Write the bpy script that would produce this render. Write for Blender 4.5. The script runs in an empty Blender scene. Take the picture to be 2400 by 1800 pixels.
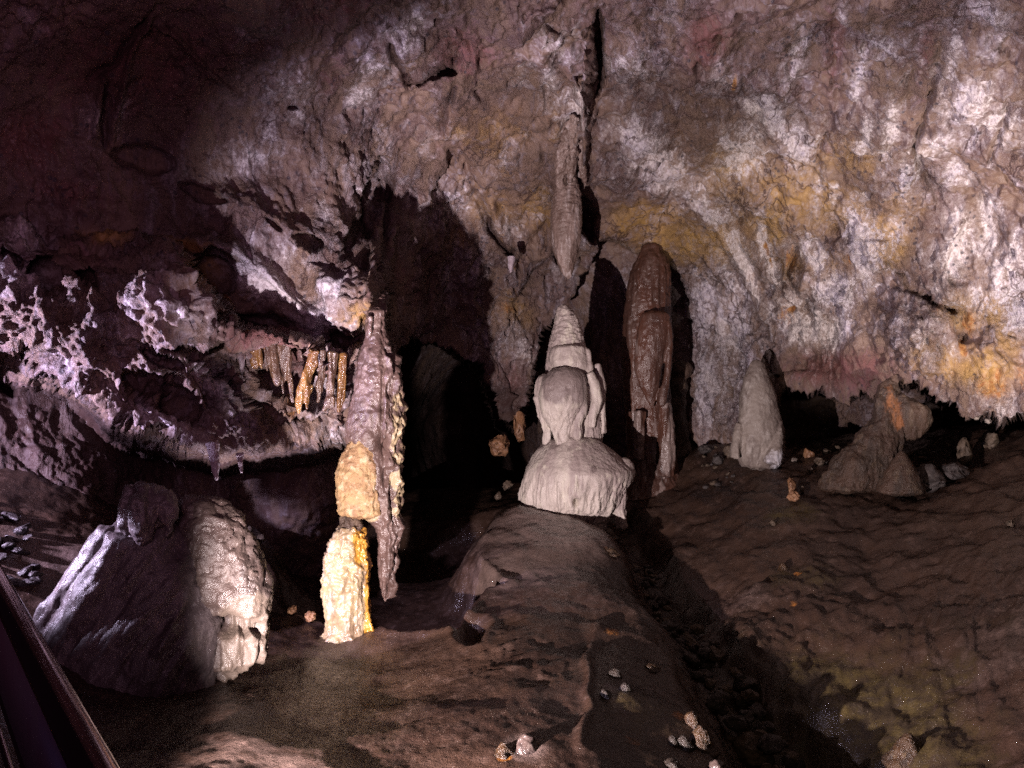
import bpy, math, random
import numpy as np
from mathutils import Vector
rng = np.random.RandomState(7); random.seed(7)
scene = bpy.context.scene
COL = scene.collection
# ---------------------------------------------------------------- camera
ZC = 2.3                      # camera height above the datum
F = 1884.0                    # focal length measured on a 2400 px wide frame
cam = bpy.data.cameras.new("camera"); camo = bpy.data.objects.new("camera", cam); COL.objects.link(camo)
camo.location = (0, 0, ZC); camo.rotation_euler = (math.radians(90), 0, 0)
cam.sensor_width = 36.0; cam.lens = 36.0 * F / 2400.0; cam.clip_start = 0.05; cam.clip_end = 200
scene.camera = camo
# ---------------------------------------------------------------- world, exposure
w = bpy.data.worlds.new("World"); scene.world = w; w.use_nodes = True
bg = w.node_tree.nodes["Background"]; bg.inputs[0].default_value = (0.34, 0.13, 0.24, 1); bg.inputs[1].default_value = 0.008
scene.view_settings.view_transform = 'Standard'; scene.view_settings.look = 'None'
scene.view_settings.exposure = 0.0; scene.view_settings.gamma = 1
scene.cycles.max_bounces = 3; scene.cycles.diffuse_bounces = 2; scene.cycles.glossy_bounces = 1
scene.cycles.use_denoising = False    # the rock grain and wet glints survive only without it
scene.cycles.sample_clamp_indirect = 1.0; scene.cycles.blur_glossy = 1.0; scene.cycles.caustics_reflective = False; scene.cycles.caustics_refractive = False

def P3(u, v, y):
    """the place that is y metres ahead, seen at (u, v) of the photograph"""
    return np.array([(u - 1200.0) / F * y, y, ZC - (v - 900.0) / F * y])

def spot(name, loc, target, watts, colour, angle, blend=0.5, size=0.05):
    l = bpy.data.lights.new(name, 'SPOT'); o = bpy.data.objects.new(name, l); COL.objects.link(o)
    l.energy = watts; l.color = colour; l.spot_size = math.radians(angle); l.spot_blend = blend; l.shadow_soft_size = size
    o.location = loc
    o.rotation_euler = (Vector(target) - Vector(loc)).to_track_quat('-Z', 'Y').to_euler()
    return o
LAMP_B = (-1.62, 3.0, ZC - 1.88)
LAMP_A = (-4.75, 4.8, ZC - 0.40)
LAMP_C = (5.0, 5.2, ZC - 1.25)
AIM_B = (LAMP_B[0] + 8 * math.sin(math.radians(37)), LAMP_B[1] + 8 * math.cos(math.radians(37)), LAMP_B[2] + 1.5)
spot("floodlight_main", LAMP_B, AIM_B, 2900, (1.0, 0.84, 0.84), 99, 0.42, 0.03)
AIM_R = (LAMP_B[0] + 0.12, LAMP_B[1] + 6.0, LAMP_B[2] + 4.4)
spot("added_fill_roof", (LAMP_B[0], LAMP_B[1], LAMP_B[2] + .08), AIM_R, 1700, (0.92, 0.78, 0.92), 33, 0.9, 0.03)  # added second spot beside the main lamp, fills in the ridge and roof
spot("floodlight_side", LAMP_A, (LAMP_A[0] + 1.6, LAMP_A[1] + 1.45, LAMP_A[2] - 0.05), 1350, (0.80, 0.68, 1.0), 92, 0.45, 0.05)
spot("floodlight_ledge", (-2.25, 6.75, ZC - 1.55), P3(600, 780, 7.4), 95, (0.95, 0.80, 0.95), 82, 0.6, 0.05)
spot("floodlight_wall", LAMP_C, P3(2420, 540, 8.6), 1450, (1.0, 0.85, 0.78), 72, 0.6, 0.06)
spot("added_fill_left", (-0.6, -0.4, ZC + 0.6), P3(300, 480, 7.0), 330, (1.0, 0.50, 0.76), 84, 1.0, 0.8)  # added soft fill standing in for bounced light on the upper left
spot("added_fill_right", (0.6, -0.4, ZC + 0.8), P3(1830, 1560, 6.0), 62, (1.0, 0.74, 0.55), 60, 1.0, 0.25)  # added faint fill to lift the lower right floor, no real lamp
spot("blue_path_light", (-1.6, 0.1, ZC - 0.3), (-0.85, 1.3, ZC - 0.45), 3.5, (0.2, 0.22, 1.0), 60, 0.5, 0.015)

# ---------------------------------------------------------------- noise
_p = rng.permutation(256).astype(np.int32); _perm = np.concatenate([_p, _p, _p])
_g = rng.normal(size=(256, 3)).astype(np.float32); _g /= np.linalg.norm(_g, axis=1)[:, None]
def perlin(Q):
    Q = np.asarray(Q, np.float32); sh = Q.shape[:-1]; Q = Q.reshape(-1, 3)
    i = np.floor(Q).astype(np.int32); f = Q - i; i &= 255
    t = f * f * f * (f * (f * 6 - 15) + 10); r = 0
    for dx in (0, 1):
        wx = t[:, 0] if dx else 1 - t[:, 0]
        a = _perm[(i[:, 0] + dx)]
        for dy in (0, 1):
            wy = t[:, 1] if dy else 1 - t[:, 1]
            b = _perm[a + ((i[:, 1] + dy) & 255)]
            for dz in (0, 1):
                wz = t[:, 2] if dz else 1 - t[:, 2]
                g = _g[_perm[b + ((i[:, 2] + dz) & 255)]]
                r = r + wx * wy * wz * (g[:, 0] * (f[:, 0] - dx) + g[:, 1] * (f[:, 1] - dy) + g[:, 2] * (f[:, 2] - dz))
    return (r * 1.5).reshape(sh)
def fbm(Q, s=1.0, n=5, gain=0.5, ofs=0.0):
    Q = np.asarray(Q, np.float32) * s + ofs; r = 0; a = 1.0; tot = 0
    for k in range(n):
        r = r + a * perlin(Q); tot += a; a *= gain; Q = Q * 2.03 + 17.3
    return r / tot * 1.6
def ridged(Q, s=1.0, n=4, gain=0.5, ofs=0.0):
    Q = np.asarray(Q, np.float32) * s + ofs; r = 0; a = 1.0; tot = 0
    for k in range(n):
        r = r + a * (1 - np.abs(perlin(Q)) * 2.2); tot += a; a *= gain; Q = Q * 2.1 + 9.1
    return r / tot
def sst(a, b, x):
    t = np.clip((x - a) / (b - a), 0, 1); return t * t * (3 - 2 * t)
def lin(c):  # srgb 0-255 -> linear
    return tuple(((x / 255 + 0.055) / 1.055) ** 2.4 if x > 10 else x / 255 / 12.92 for x in c) + (1,)

# ---------------------------------------------------------------- object helpers
def tag(o, label=None, cat=None, group=None, kind=None):
    if label: o['label'] = label
    if cat: o['category'] = cat
    if group: o['group'] = group
    if kind: o['kind'] = kind
    return o
def mesh_obj(name, V, faces, mat, parent=None, loc=None, attrs=None, smooth=True):
    me = bpy.data.meshes.new(name)
    V = np.asarray(V, np.float64)
    if loc is not None: V = V - np.asarray(loc)
    faces = np.asarray(faces, np.int32)
    n = len(faces); k = faces.shape[1]
    me.vertices.add(len(V)); me.vertices.foreach_set('co', V.astype(np.float32).ravel())
    me.loops.add(n * k); me.loops.foreach_set('vertex_index', faces.ravel())
    me.polygons.add(n); me.polygons.foreach_set('loop_start', np.arange(0, n * k, k, dtype=np.int32))
    me.polygons.foreach_set('loop_total', np.full(n, k, np.int32))
    me.update(calc_edges=True)
    if smooth: me.polygons.foreach_set('use_smooth', np.ones(n, bool))
    for an, av in (attrs or {}).items():
        a = me.attributes.new(an, 'FLOAT', 'POINT'); a.data.foreach_set('value', np.asarray(av, np.float32).ravel())
    if mat: me.materials.append(mat)
    o = bpy.data.objects.new(name, me); COL.objects.link(o)
    if parent is not None:
        o.parent = parent
    elif loc is not None: o.location = tuple(loc)
    return o
def empty(name, loc):
    o = bpy.data.objects.new(name, None); COL.objects.link(o); o.location = tuple(loc); o.empty_display_size = 0.1
    return o
def grid_faces(nr, nc, wrap=False):
    r = np.arange(nr - 1)[:, None]; c = np.arange(nc if wrap else nc - 1)[None, :]
    c2 = (c + 1) % nc
    return np.stack([r * nc + c, r * nc + c2, (r + 1) * nc + c2, (r + 1) * nc + c], -1).reshape(-1, 4)
def grid_normals(V):
    du = np.gradient(V, axis=1); dv = np.gradient(V, axis=0)
    n = np.cross(du, dv); n /= np.linalg.norm(n, axis=2)[..., None] + 1e-9
    return n

# ---------------------------------------------------------------- materials
def nt(name):
    m = bpy.data.materials.new(name); m.use_nodes = True; t = m.node_tree; t.nodes.clear()
    out = t.nodes.new('ShaderNodeOutputMaterial'); b = t.nodes.new('ShaderNodeBsdfPrincipled')
    t.links.new(b.outputs[0], out.inputs[0]); return m, t, b
class N:
    def __init__(s, t): s.t = t
    def new(s, k, **kw):
        n = s.t.nodes.new(k)
        for a, b in kw.items(): setattr(n, a, b)
        return n
    def link(s, a, b): s.t.links.new(a, b)
    def co(s, scale=(1, 1, 1), rot=(0, 0, 0)):
        tc = s.new('ShaderNodeTexCoord'); mp = s.new('ShaderNodeMapping')
        mp.inputs['Scale'].default_value = scale; mp.inputs['Rotation'].default_value = rot
        s.link(tc.outputs['Object'], mp.inputs[0]); return mp.outputs[0]
    def noise(s, co, scale, detail=6, rough=0.6, dist=0.0):
        n = s.new('ShaderNodeTexNoise'); n.inputs['Scale'].default_value = scale; n.inputs['Detail'].default_value = detail
        n.inputs['Roughness'].default_value = rough; n.inputs['Distortion'].default_value = dist
        s.link(co, n.inputs['Vector']); return n.outputs[0]
    def voro(s, co, scale, feature='F1'):
        n = s.new('ShaderNodeTexVoronoi'); n.feature = feature; n.inputs['Scale'].default_value = scale
        s.link(co, n.inputs['Vector']); return n.outputs['Distance']
    def mr(s, x, a, b, c=0.0, d=1.0, smooth=True):
        n = s.new('ShaderNodeMapRange'); n.interpolation_type = 'SMOOTHSTEP' if smooth else 'LINEAR'
        n.inputs[1].default_value = a; n.inputs[2].default_value = b; n.inputs[3].default_value = c; n.inputs[4].default_value = d
        s.link(x, n.inputs[0]); return n.outputs[0]
    def math(s, op, a, b=0.0):
        n = s.new('ShaderNodeMath', operation=op)
        for i, x in enumerate((a, b)):
            if isinstance(x, (int, float)): n.inputs[i].default_value = x
            else: s.link(x, n.inputs[i])
        return n.outputs[0]
    def mix(s, f, a, b, mode='MIX'):
        n = s.new('ShaderNodeMix', data_type='RGBA', blend_type=mode)
        for i, x in ((0, f), (6, a), (7, b)):
            if isinstance(x, (int, float)): n.inputs[i].default_value = x
            elif isinstance(x, tuple): n.inputs[i].default_value = x
            else: s.link(x, n.inputs[i])
        return n.outputs[2]
    def attr(s, name):
        n = s.new('ShaderNodeAttribute'); n.attribute_name = name; return n.outputs['Fac']
    def bump(s, h, strength, dist, prev=None):
        n = s.new('ShaderNodeBump'); n.inputs['Strength'].default_value = strength; n.inputs['Distance'].default_value = dist
        s.link(h, n.inputs['Height'])
        if prev: s.link(prev, n.inputs['Normal'])
        return n.outputs[0]

def rock_mat(name, c1, c2, c3, scale=3.0, streak=1.0, rough=(0.35, 0.7), bump=0.5, bdist=0.02, mask=None, cmask=(0.5, 0.5, 0.5, 1), spec=0.5, fine=40):
    m, t, b = nt(name); n = N(t)
    co = n.co((1, 1, 1.0 / streak)); co1 = n.co()
    a = n.noise(co, scale, 8, 0.62, 0.6); c = n.noise(co, scale * 2.7, 8, 0.65, 0.3)
    col = n.mix(n.mr(a, 0.40, 0.60), c1, c2)
    col = n.mix(n.mr(c, 0.52, 0.66), col, c3)
    if mask:
        f = n.attr(mask); f = n.mr(n.math('ADD', f, n.math('MULTIPLY', n.math('SUBTRACT', c, 0.5), 1.2)), 0.35, 0.65)
        col = n.mix(f, col, cmask)
    sp = n.noise(co1, fine * 2.2, 3, 0.6)
    col = n.mix(n.mr(sp, 0.58, 0.74, 0, 0.45), col, (0.012, 0.009, 0.010, 1))
    n.link(col, b.inputs['Base Color'])
    r = n.mr(n.noise(co1, scale * 4, 4), 0.35, 0.65, rough[0], rough[1]); n.link(r, b.inputs['Roughness'])
    b.inputs['Specular IOR Level'].default_value = spec
    h1 = n.noise(co, fine * 0.35, 6, 0.6); h2 = n.noise(co1, fine, 6, 0.7)
    nn = n.bump(h1, bump, bdist * 1.6); nn = n.bump(h2, bump, bdist * 0.6, nn); n.link(nn, b.inputs['Normal'])
    return m

# cave wall: tan clay, white calcite crust, rust, dark red-brown, all told apart by masks + noise
def wall_mat():
    m, t, b = nt('cave_wall_rock'); n = N(t)
    co = n.co()
    st = n.co((1.0, 1.0, 0.42), (0, math.radians(24), 0))
    f1 = n.noise(st, 2.2, 7, 0.66, 0.8); f2 = n.noise(st, 7.0, 6, 0.70, 0.7); f3 = n.noise(co, 26.0, 4, 0.7); f4 = n.noise(st, 1.1, 5, 0.6, 0.5)
    tan = n.mix(n.mr(f1, 0.38, 0.60), (0.165, 0.108, 0.082, 1), (0.105, 0.064, 0.062, 1))
    tan = n.mix(n.mr(f2, 0.50, 0.70, 0, 0.8), tan, (0.155, 0.12, 0.14, 1))
    och = n.mix(n.mr(f2, 0.4, 0.6), (0.33, 0.20, 0.07, 1), (0.23, 0.135, 0.055, 1))
    col = n.mix(n.mr(n.math('ADD', n.math('MULTIPLY', n.attr('ochre'), 1.15), n.math('MULTIPLY', n.math('SUBTRACT', f1, 0.5), 1.9)), 0.12, 1.0), tan, och)
    red = n.mix(n.mr(f2, 0.4, 0.62), (0.085, 0.032, 0.026, 1), (0.15, 0.065, 0.060, 1))
    col = n.mix(n.mr(n.math('ADD', n.attr('red'), n.math('MULTIPLY', n.math('SUBTRACT', f2, 0.5), 1.3)), 0.3, 0.75), col, red)
    # white crust
    k = n.math('ADD', n.math('MULTIPLY', n.attr('calcite'), 0.85), n.math('MULTIPLY', n.math('SUBTRACT', f1, 0.5), 1.7))
    k = n.math('ADD', k, n.math('MULTIPLY', n.math('SUBTRACT', f2, 0.5), 2.0)); k = n.math('ADD', k, n.math('MULTIPLY', n.math('SUBTRACT', f3, 0.5), 1.1))
    wf = n.math('MAXIMUM', n.mr(k, 0.44, 0.90, 0, 1), n.mr(k, 0.14, 0.66, 0, .34))
    wf = n.math('MULTIPLY', wf, n.mr(n.noise(st, 34.0, 4, 0.75), 0.36, 0.56, 0.45, 1.0))
    wcol = n.mix(n.mr(f4, 0.4, 0.6), (0.52, 0.455, 0.455, 1), (0.39, 0.35, 0.43, 1))
    wcol = n.mix(n.mr(f3, 0.35, 0.6, 0.0, 0.5), wcol, (0.62, 0.57, 0.56, 1))
    col = n.mix(wf, col, wcol)
    # grey manganese specks and pits
    v = n.voro(co, 13.0); sp = n.math('MULTIPLY', n.mr(v, 0.34, 0.16), n.mr(n.noise(co, 3.1, 4), 0.50, 0.62))
    col = n.mix(n.math('MULTIPLY', sp, 0.75), col, (0.035, 0.030, 0.042, 1))
    g2 = n.noise(st, 15.0, 5, 0.72); col = n.mix(n.mr(g2, 0.575, 0.70, 0, 0.60), col, (0.050, 0.030, 0.034, 1))
    col = n.mix(n.mr(n.math('ADD', n.attr('rust'), n.math('MULTIPLY', n.math('SUBTRACT', f2, 0.5), 2.0)), 0.42, 0.8), col, n.mix(n.mr(f3, 0.4, 0.6), (0.24, 0.095, 0.028, 1), (0.33, 0.18, 0.065, 1)))
    col = n.mix(n.mr(n.attr('dark'), 0.2, 0.9, 0, 0.85), col, (0.035, 0.018, 0.016, 1))  # mask includes shade painted below the left ledge and in the void
    # veins and cracks that wander over the rock
    wv = n.new('ShaderNodeVectorMath', operation='ADD'); nz = n.new('ShaderNodeTexNoise'); nz.inputs['Scale'].default_value = 2.6; nz.inputs['Detail'].default_value = 7
    n.link(st, nz.inputs['Vector']); n.link(st, wv.inputs[0]); n.link(nz.outputs['Color'], wv.inputs[1])
    cr = n.mr(n.voro(wv.outputs[0], 2.1, 'DISTANCE_TO_EDGE'), 0.0, 0.035); cr2 = n.mr(n.voro(wv.outputs[0], 6.0, 'DISTANCE_TO_EDGE'), 0.0, 0.06)
    gate = n.mr(f4, 0.47, 0.58); crk = n.math('MULTIPLY', n.mr(gate, 0, 1, 1, 0), 1.0)
    cc = n.math('MAXIMUM', cr, crk); cc2 = n.math('MAXIMUM', cr2, n.mr(n.noise(co, 1.7, 4), 0.46, 0.56))
    cm = n.math('MULTIPLY', cc, n.mr(cc2, 0, 1, 0.75, 1))
    col = n.mix(n.mr(cm, 0, 1, 0.75, 0), col, (0.045, 0.022, 0.020, 1))
    n.link(col, b.inputs['Base Color'])
    n.link(n.mr(f2, 0.35, 0.65, 0.38, 0.75), b.inputs['Roughness'])
    b.inputs['Specular IOR Level'].default_value = 0.35
    rg = n.noise(co, 0.9, 3, .5)
    def vb(h, lo, hi, dist, prev):
        o_ = n.bump(h, 1.0, dist, prev); nd = o_.node; n.link(n.mr(rg, 0.38, 0.60, lo, hi), nd.inputs['Strength']); return o_
    nn = n.bump(cm, 0.5, 0.025); nn = vb(f2, .25, 1.0, .06, nn); nn = vb(n.noise(st, 15, 6, .75), .2, 1.0, .05, nn); nn = vb(n.noise(co, 60, 3, 0.7), .35, 1.0, .016, nn)
    n.link(nn, b.inputs['Normal'])
    return m
def floor_mat():
    m, t, b = nt('wet_clay_flowstone'); n = N(t); co = n.co(); st = n.co((1, 0.35, 1))
    f1 = n.noise(co, 1.3, 8, 0.6, 0.5); f2 = n.noise(co, 8, 8, 0.65, 0.4); f3 = n.noise(co, 45, 5, 0.7)
    col = n.mix(n.mr(f1, 0.38, 0.62), (0.048, 0.027, 0.019, 1), (0.026, 0.0145, 0.011, 1))
    col = n.mix(n.mr(f2, 0.5, 0.68), col, (0.070, 0.043, 0.034, 1))
    pl = n.mr(n.math('ADD', n.attr('pale'), n.math('MULTIPLY', n.math('SUBTRACT', f2, 0.5), 0.9)), 0.3, 0.9)
    col = n.mix(pl, col, n.mix(n.mr(f2, 0.4, 0.6), (0.20, 0.145, 0.13, 1), (0.13, 0.09, 0.078, 1)))
    col = n.mix(n.mr(n.math('ADD', n.attr('olive'), n.math('MULTIPLY', n.math('SUBTRACT', f1, 0.5), 1.2)), 0.3, 0.8), col, n.mix(n.mr(f2, 0.4, 0.6), (0.065, 0.047, 0.018, 1), (0.038, 0.027, 0.016, 1)))
    col = n.mix(n.mr(n.math('ADD', n.attr('rust'), n.math('MULTIPLY', n.math('SUBTRACT', f2, 0.5), 1.5)), 0.45, 0.8), col, (0.33, 0.13, 0.03, 1))
    col = n.mix(n.mr(f3, 0.58, 0.72, 0, 0.6), col, (0.03, 0.018, 0.014, 1))
    v = n.voro(co, 60); col = n.mix(n.math('MULTIPLY', n.mr(v, 0.16, 0.08), n.mr(n.noise(co, 2.3, 4), 0.50, 0.62)), col, (0.34, 0.27, 0.22, 1))  # pale specks painted in as tiny glints
    n.link(col, b.inputs['Base Color'])
    n.link(n.mr(n.noise(co, 5, 3), 0.35, 0.65, 0.13, 0.38), b.inputs['Roughness'])
    b.inputs['Specular IOR Level'].default_value = 0.6
    nn = n.bump(n.noise(co, 14, 5, 0.65, 0.4), 0.5, 0.02); nn = n.bump(f3, 0.7, 0.010, nn); nn = n.bump(n.noise(co, 150, 2, 0.6), 0.6, 0.004, nn)
    n.link(nn, b.inputs['Normal']); return m

# ---------------------------------------------------------------- layout tools in photograph units
def rbf(ctrl, nx=None):
    """linear radial interpolation of control values; returns f(a, b)"""
    C = np.array([c[:2] for c in ctrl], float); val = np.array([c[2] for c in ctrl], float)
    s = C.std(0).mean(); C = C / s; n = len(C)
    R = np.sqrt(((C[:, None] - C[None]) ** 2).sum(-1) + 0.02)
    A = np.zeros((n + 3, n + 3)); A[:n, :n] = R - 0.0; A[:n, :n] += np.eye(n) * 0.01 * -1
    A[:n, n] = 1; A[:n, n + 1:] = C; A[n, :n] = 1; A[n + 1:, :n] = C.T
    wv = np.linalg.solve(A, np.concatenate([val, [0, 0, 0]]))
    def f(a, b):
        a = a / s; b = b / s; r = wv[n] + wv[n + 1] * a + wv[n + 2] * b
        for i in range(n): r = r + wv[i] * np.sqrt((a - C[i, 0]) ** 2 + (b - C[i, 1]) ** 2 + 0.02)
        return r
    return f
def seg_dist(U, V, pts):
    """distance to a polyline and the position along it (0..1)"""
    best = np.full(U.shape, 1e9, np.float32); par = np.zeros(U.shape, np.float32); m = len(pts) - 1
    for k in range(m):
        a = np.array(pts[k][:2], float); d = np.array(pts[k + 1][:2], float) - a
        t = np.clip(((U - a[0]) * d[0] + (V - a[1]) * d[1]) / (d @ d + 1e-9), 0, 1)
        q = np.hypot(U - a[0] - t * d[0], V - a[1] - t * d[1]); s = q < best
        best = np.where(s, q, best); par = np.where(s, (k + t) / m, par)
    return best, par
def ell(U, V, u, v, ru, rv, ang=0.0, soft=1.0):
    c, s = math.cos(math.radians(ang)), math.sin(math.radians(ang))
    a = ((U - u) * c + (V - v) * s) / ru; b = (-(U - u) * s + (V - v) * c) / rv
    return np.exp(-(a * a + b * b) * soft)

# ================================================================ CAVE WALL AND CEILING
ST = 3.6
ug = np.arange(-520, 2960, ST, dtype=np.float32); vg = np.arange(-420, 1460, ST, dtype=np.float32)
U, V = np.meshgrid(ug, vg)
def field(ctrl, log=False):
    f = rbf([(a, b, math.log(c) if log else c) for a, b, c in ctrl])
    uu = np.arange(-540, 3000, 30.0); vv = np.arange(-440, 1500, 30.0); A, B = np.meshgrid(uu, vv)
    G = f(A, B)
    x = (U + 540) / 30; y = (V + 440) / 30; xi = x.astype(int); yi = y.astype(int); fx = x - xi; fy = y - yi
    r = G[yi, xi] * (1 - fx) * (1 - fy) + G[yi, xi + 1] * fx * (1 - fy) + G[yi + 1, xi] * (1 - fx) * fy + G[yi + 1, xi + 1] * fx * fy
    return np.exp(r) if log else r
back = field([(-500, -400, 4.2), (600, -400, 5.2), (1400, -400, 5.6), (2200, -400, 5.0), (2950, -400, 4.0),
    (-500, 200, 5.2), (-500, 500, 6.0), (-500, 900, 6.6),
    (0, 0, 5.6), (300, 0, 6.0), (600, 0, 6.4), (900, 0, 6.9), (1150, 0, 7.3), (1400, 0, 7.6), (1600, 0, 7.5), (1900, 0, 7.2), (2150, 0, 6.8), (2400, 0, 6.3), (2900, 0, 5.0),
    (0, 300, 6.2), (300, 300, 6.8), (600, 300, 7.4), (900, 300, 8.5), (1150, 300, 9.0), (1400, 300, 9.4), (1600, 300, 9.3), (1900, 300, 8.9), (2150, 300, 8.3), (2400, 300, 7.6), (2900, 300, 6.2),
    (0, 480, 6.3), (200, 490, 6.6), (450, 510, 7.1), (650, 560, 7.4), (760, 640, 7.6), (760, 740, 7.6), (330, 400, 6.9), (900, 500, 9.0), (880, 600, 8.1), (868, 690, 7.5), (872, 745, 7.4), (950, 760, 9.6),
    (1060, 500, 10.4), (1180, 500, 10.6), (1300, 500, 10.8), (1385, 500, 10.9), (1480, 480, 10.6), (1530, 560, 11.3),
    (1600, 560, 11.2), (1700, 600, 10.9), (1900, 560, 10.2), (2150, 600, 9.3), (2400, 600, 8.5), (2900, 600, 6.8),
    (1000, 700, 10.6), (1130, 650, 11.2), (1150, 800, 11.6), (1240, 850, 12.0), (1250, 700, 12.0), (1020, 800, 10.9), (950, 800, 10.5),
    (1640, 750, 11.8), (1680, 900, 11.8), (1640, 1050, 11.8), (1740, 750, 11.3), (1760, 900, 11.3), (1800, 830, 10.9), (1900, 780, 10.6), (2100, 800, 9.7), (2400, 800, 8.9), (1900, 920, 10.5), (2100, 930, 9.9), (2300, 960, 9.2), (2900, 900, 7.0),
    (1700, 1200, 12), (2400, 1200, 9.5), (1200, 1200, 13), (600, 1200, 10), (0, 1200, 8)], True)
mass = field([(-500, 450, 6.1), (-500, 800, 6.0), (0, 560, 6.1), (0, 650, 5.8), (0, 800, 5.9), (0, 900, 6.0), (150, 560, 6.3), (200, 700, 5.9), (200, 850, 6.0), (300, 600, 6.5), (330, 760, 6.1),
    (400, 680, 6.3), (450, 800, 6.2), (300, 980, 6.2), (500, 880, 6.5), (500, 1050, 6.6), (600, 790, 6.75), (700, 810, 6.85), (740, 800, 6.85), (800, 815, 6.95), (650, 900, 6.9), (700, 1000, 7.1), (790, 960, 7.3), (900, 850, 8.0), (900, 1000, 8.2)], True)
deep = field([(-500, 900, 6.4), (0, 950, 7.0), (0, 1200, 6.8), (200, 1000, 7.6), (200, 1200, 7.2), (400, 1100, 8.8), (600, 1150, 9.6), (800, 1150, 10), (950, 900, 15), (1100, 900, 20), (1100, 1200, 21), (1000, 1000, 20), (1300, 700, 13.2),
    (1300, 1000, 13.0), (1430, 700, 12.6), (1430, 1000, 12.8), (1560, 700, 12.2), (1560, 1000, 12.4), (1900, 1000, 12.6), (2200, 1000, 12.2), (2400, 1000, 11.8), (2900, 1000, 9)], True)
jit = lambda s, a, o: a * fbm(np.stack([U / s, V / s * 0.4, U * 0 + o], -1), 1, 5, 0.6)
jag = jit(95, 30, 3.3) + jit(26, 12, 8.1)
q = np.array([(-520, 480), (0, 505), (60, 520), (110, 575), (170, 545), (250, 540), (330, 555), (410, 570), (450, 610), (500, 690), (540, 735), (580, 765), (640, 772), (700, 785), (760, 792), (860, 800), (2990, 800)])
vtop = np.interp(ug, q[:, 0], q[:, 1])[None, :]
q = np.array([(-520, 860), (0, 900), (110, 905), (180, 940), (300, 1020), (420, 1065), (490, 1095), (520, 1110), (560, 1085), (700, 1075), (800, 1080), (860, 1060), (880, 980), (900, 820), (2990, 820)])
vbot = np.interp(ug, q[:, 0], q[:, 1])[None, :]
jl = jit(170, 30, 13.3) + jit(60, 6, 18.1)
inm = sst(-12, 16, V - vtop - jl * 0.8) * sst(-26, 26, vbot - V + jl) * sst(940, 840, U + jl)
q = np.array([(-520, 860), (0, 900), (180, 940), (300, 1010), (420, 1060), (850, 1060), (880, 930), (910, 850), (960, 800), (1010, 810), (1060, 830), (1120, 880), (1160, 1000), (1230, 1010), (1250, 900), (1262, 800), (1290, 730), (1335, 690), (1375, 640), (1392, 556),
    (1440, 553), (1490, 588), (1560, 592), (1610, 680), (1640, 1150), (1770, 1150), (1800, 985), (1850, 930), (2000, 925), (2090, 918), (2140, 915), (2200, 955), (2290, 980), (2340, 1015), (2390, 975), (2500, 950), (2990, 950)])
vlip = np.interp(ug, q[:, 0], q[:, 1])[None, :]
out = sst(-8, 9, V - vlip - (jag + (jl * .8 - jag) * sst(960, 880, U)) * (0.5 + 0.6 * sst(1700, 1850, U)) * (1 - 0.8 * sst(1370, 1395, U) * sst(1640, 1600, U)))
D = back * (1 - out) + deep * out
D = D * (1 - inm) + mass * inm
leftpit = np.clip(inm + sst(560, 300, U) * sst(840, 960, V), 0, 1)
# ridges (+ towards the viewer), cracks and hollows: (points, half width px, metres)
RIDGE = [([(355, 0), (345, 60), (300, 150), (275, 240), (262, 340)], 9, .10), ([(375, 65), (440, 120), (490, 170), (560, 230)], 8, .09),
    ([(245, 170), (225, 260), (215, 330)], 9, .10), ([(1300, 0), (1245, 25), (1200, 70), (1165, 110)], 11, .12), ([(1115, 110), (1112, 180)], 9, .09),
    ([(1340, 180), (1375, 260), (1345, 340), (1318, 400), (1310, 440)], 15, .32), ([(1385, 120), (1378, 250), (1366, 330), (1372, 440)], 11, .30), ([(1290, 60), (1275, 130), (1290, 190)], 18, .16),
    ([(440, 560), (560, 592), (640, 660), (700, 730), (760, 765)], 26, .22), ([(500, 440), (640, 500), (760, 600)], 30, .12),
    ([(1150, 470), (1175, 560), (1190, 640), (1170, 700)], 14, .18), ([(1280, 560), (1230, 640), (1180, 700)], 16, .20), ([(1050, 360), (1000, 430), (960, 480)], 16, .15),
    ([(930, 520), (930, 600), (905, 700)], 22, .25), ([(885, 560), (875, 660), (880, 740)], 20, .35),
    ([(1690, 560), (1760, 680), (1810, 780)], 14, .10), ([(1740, 560), (1790, 640), (1850, 700)], 10, .10), ([(1955, 560), (1990, 640), (1965, 720)], 16, .12),
    ([(2140, 620), (2145, 700), (2150, 800)], 8, .06), ([(2100, 640), (2105, 760)], 7, .05), ([(2060, 560), (2070, 640)], 22, .12), ([(2250, 520), (2200, 620), (2230, 700)], 20, .12)]
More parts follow.
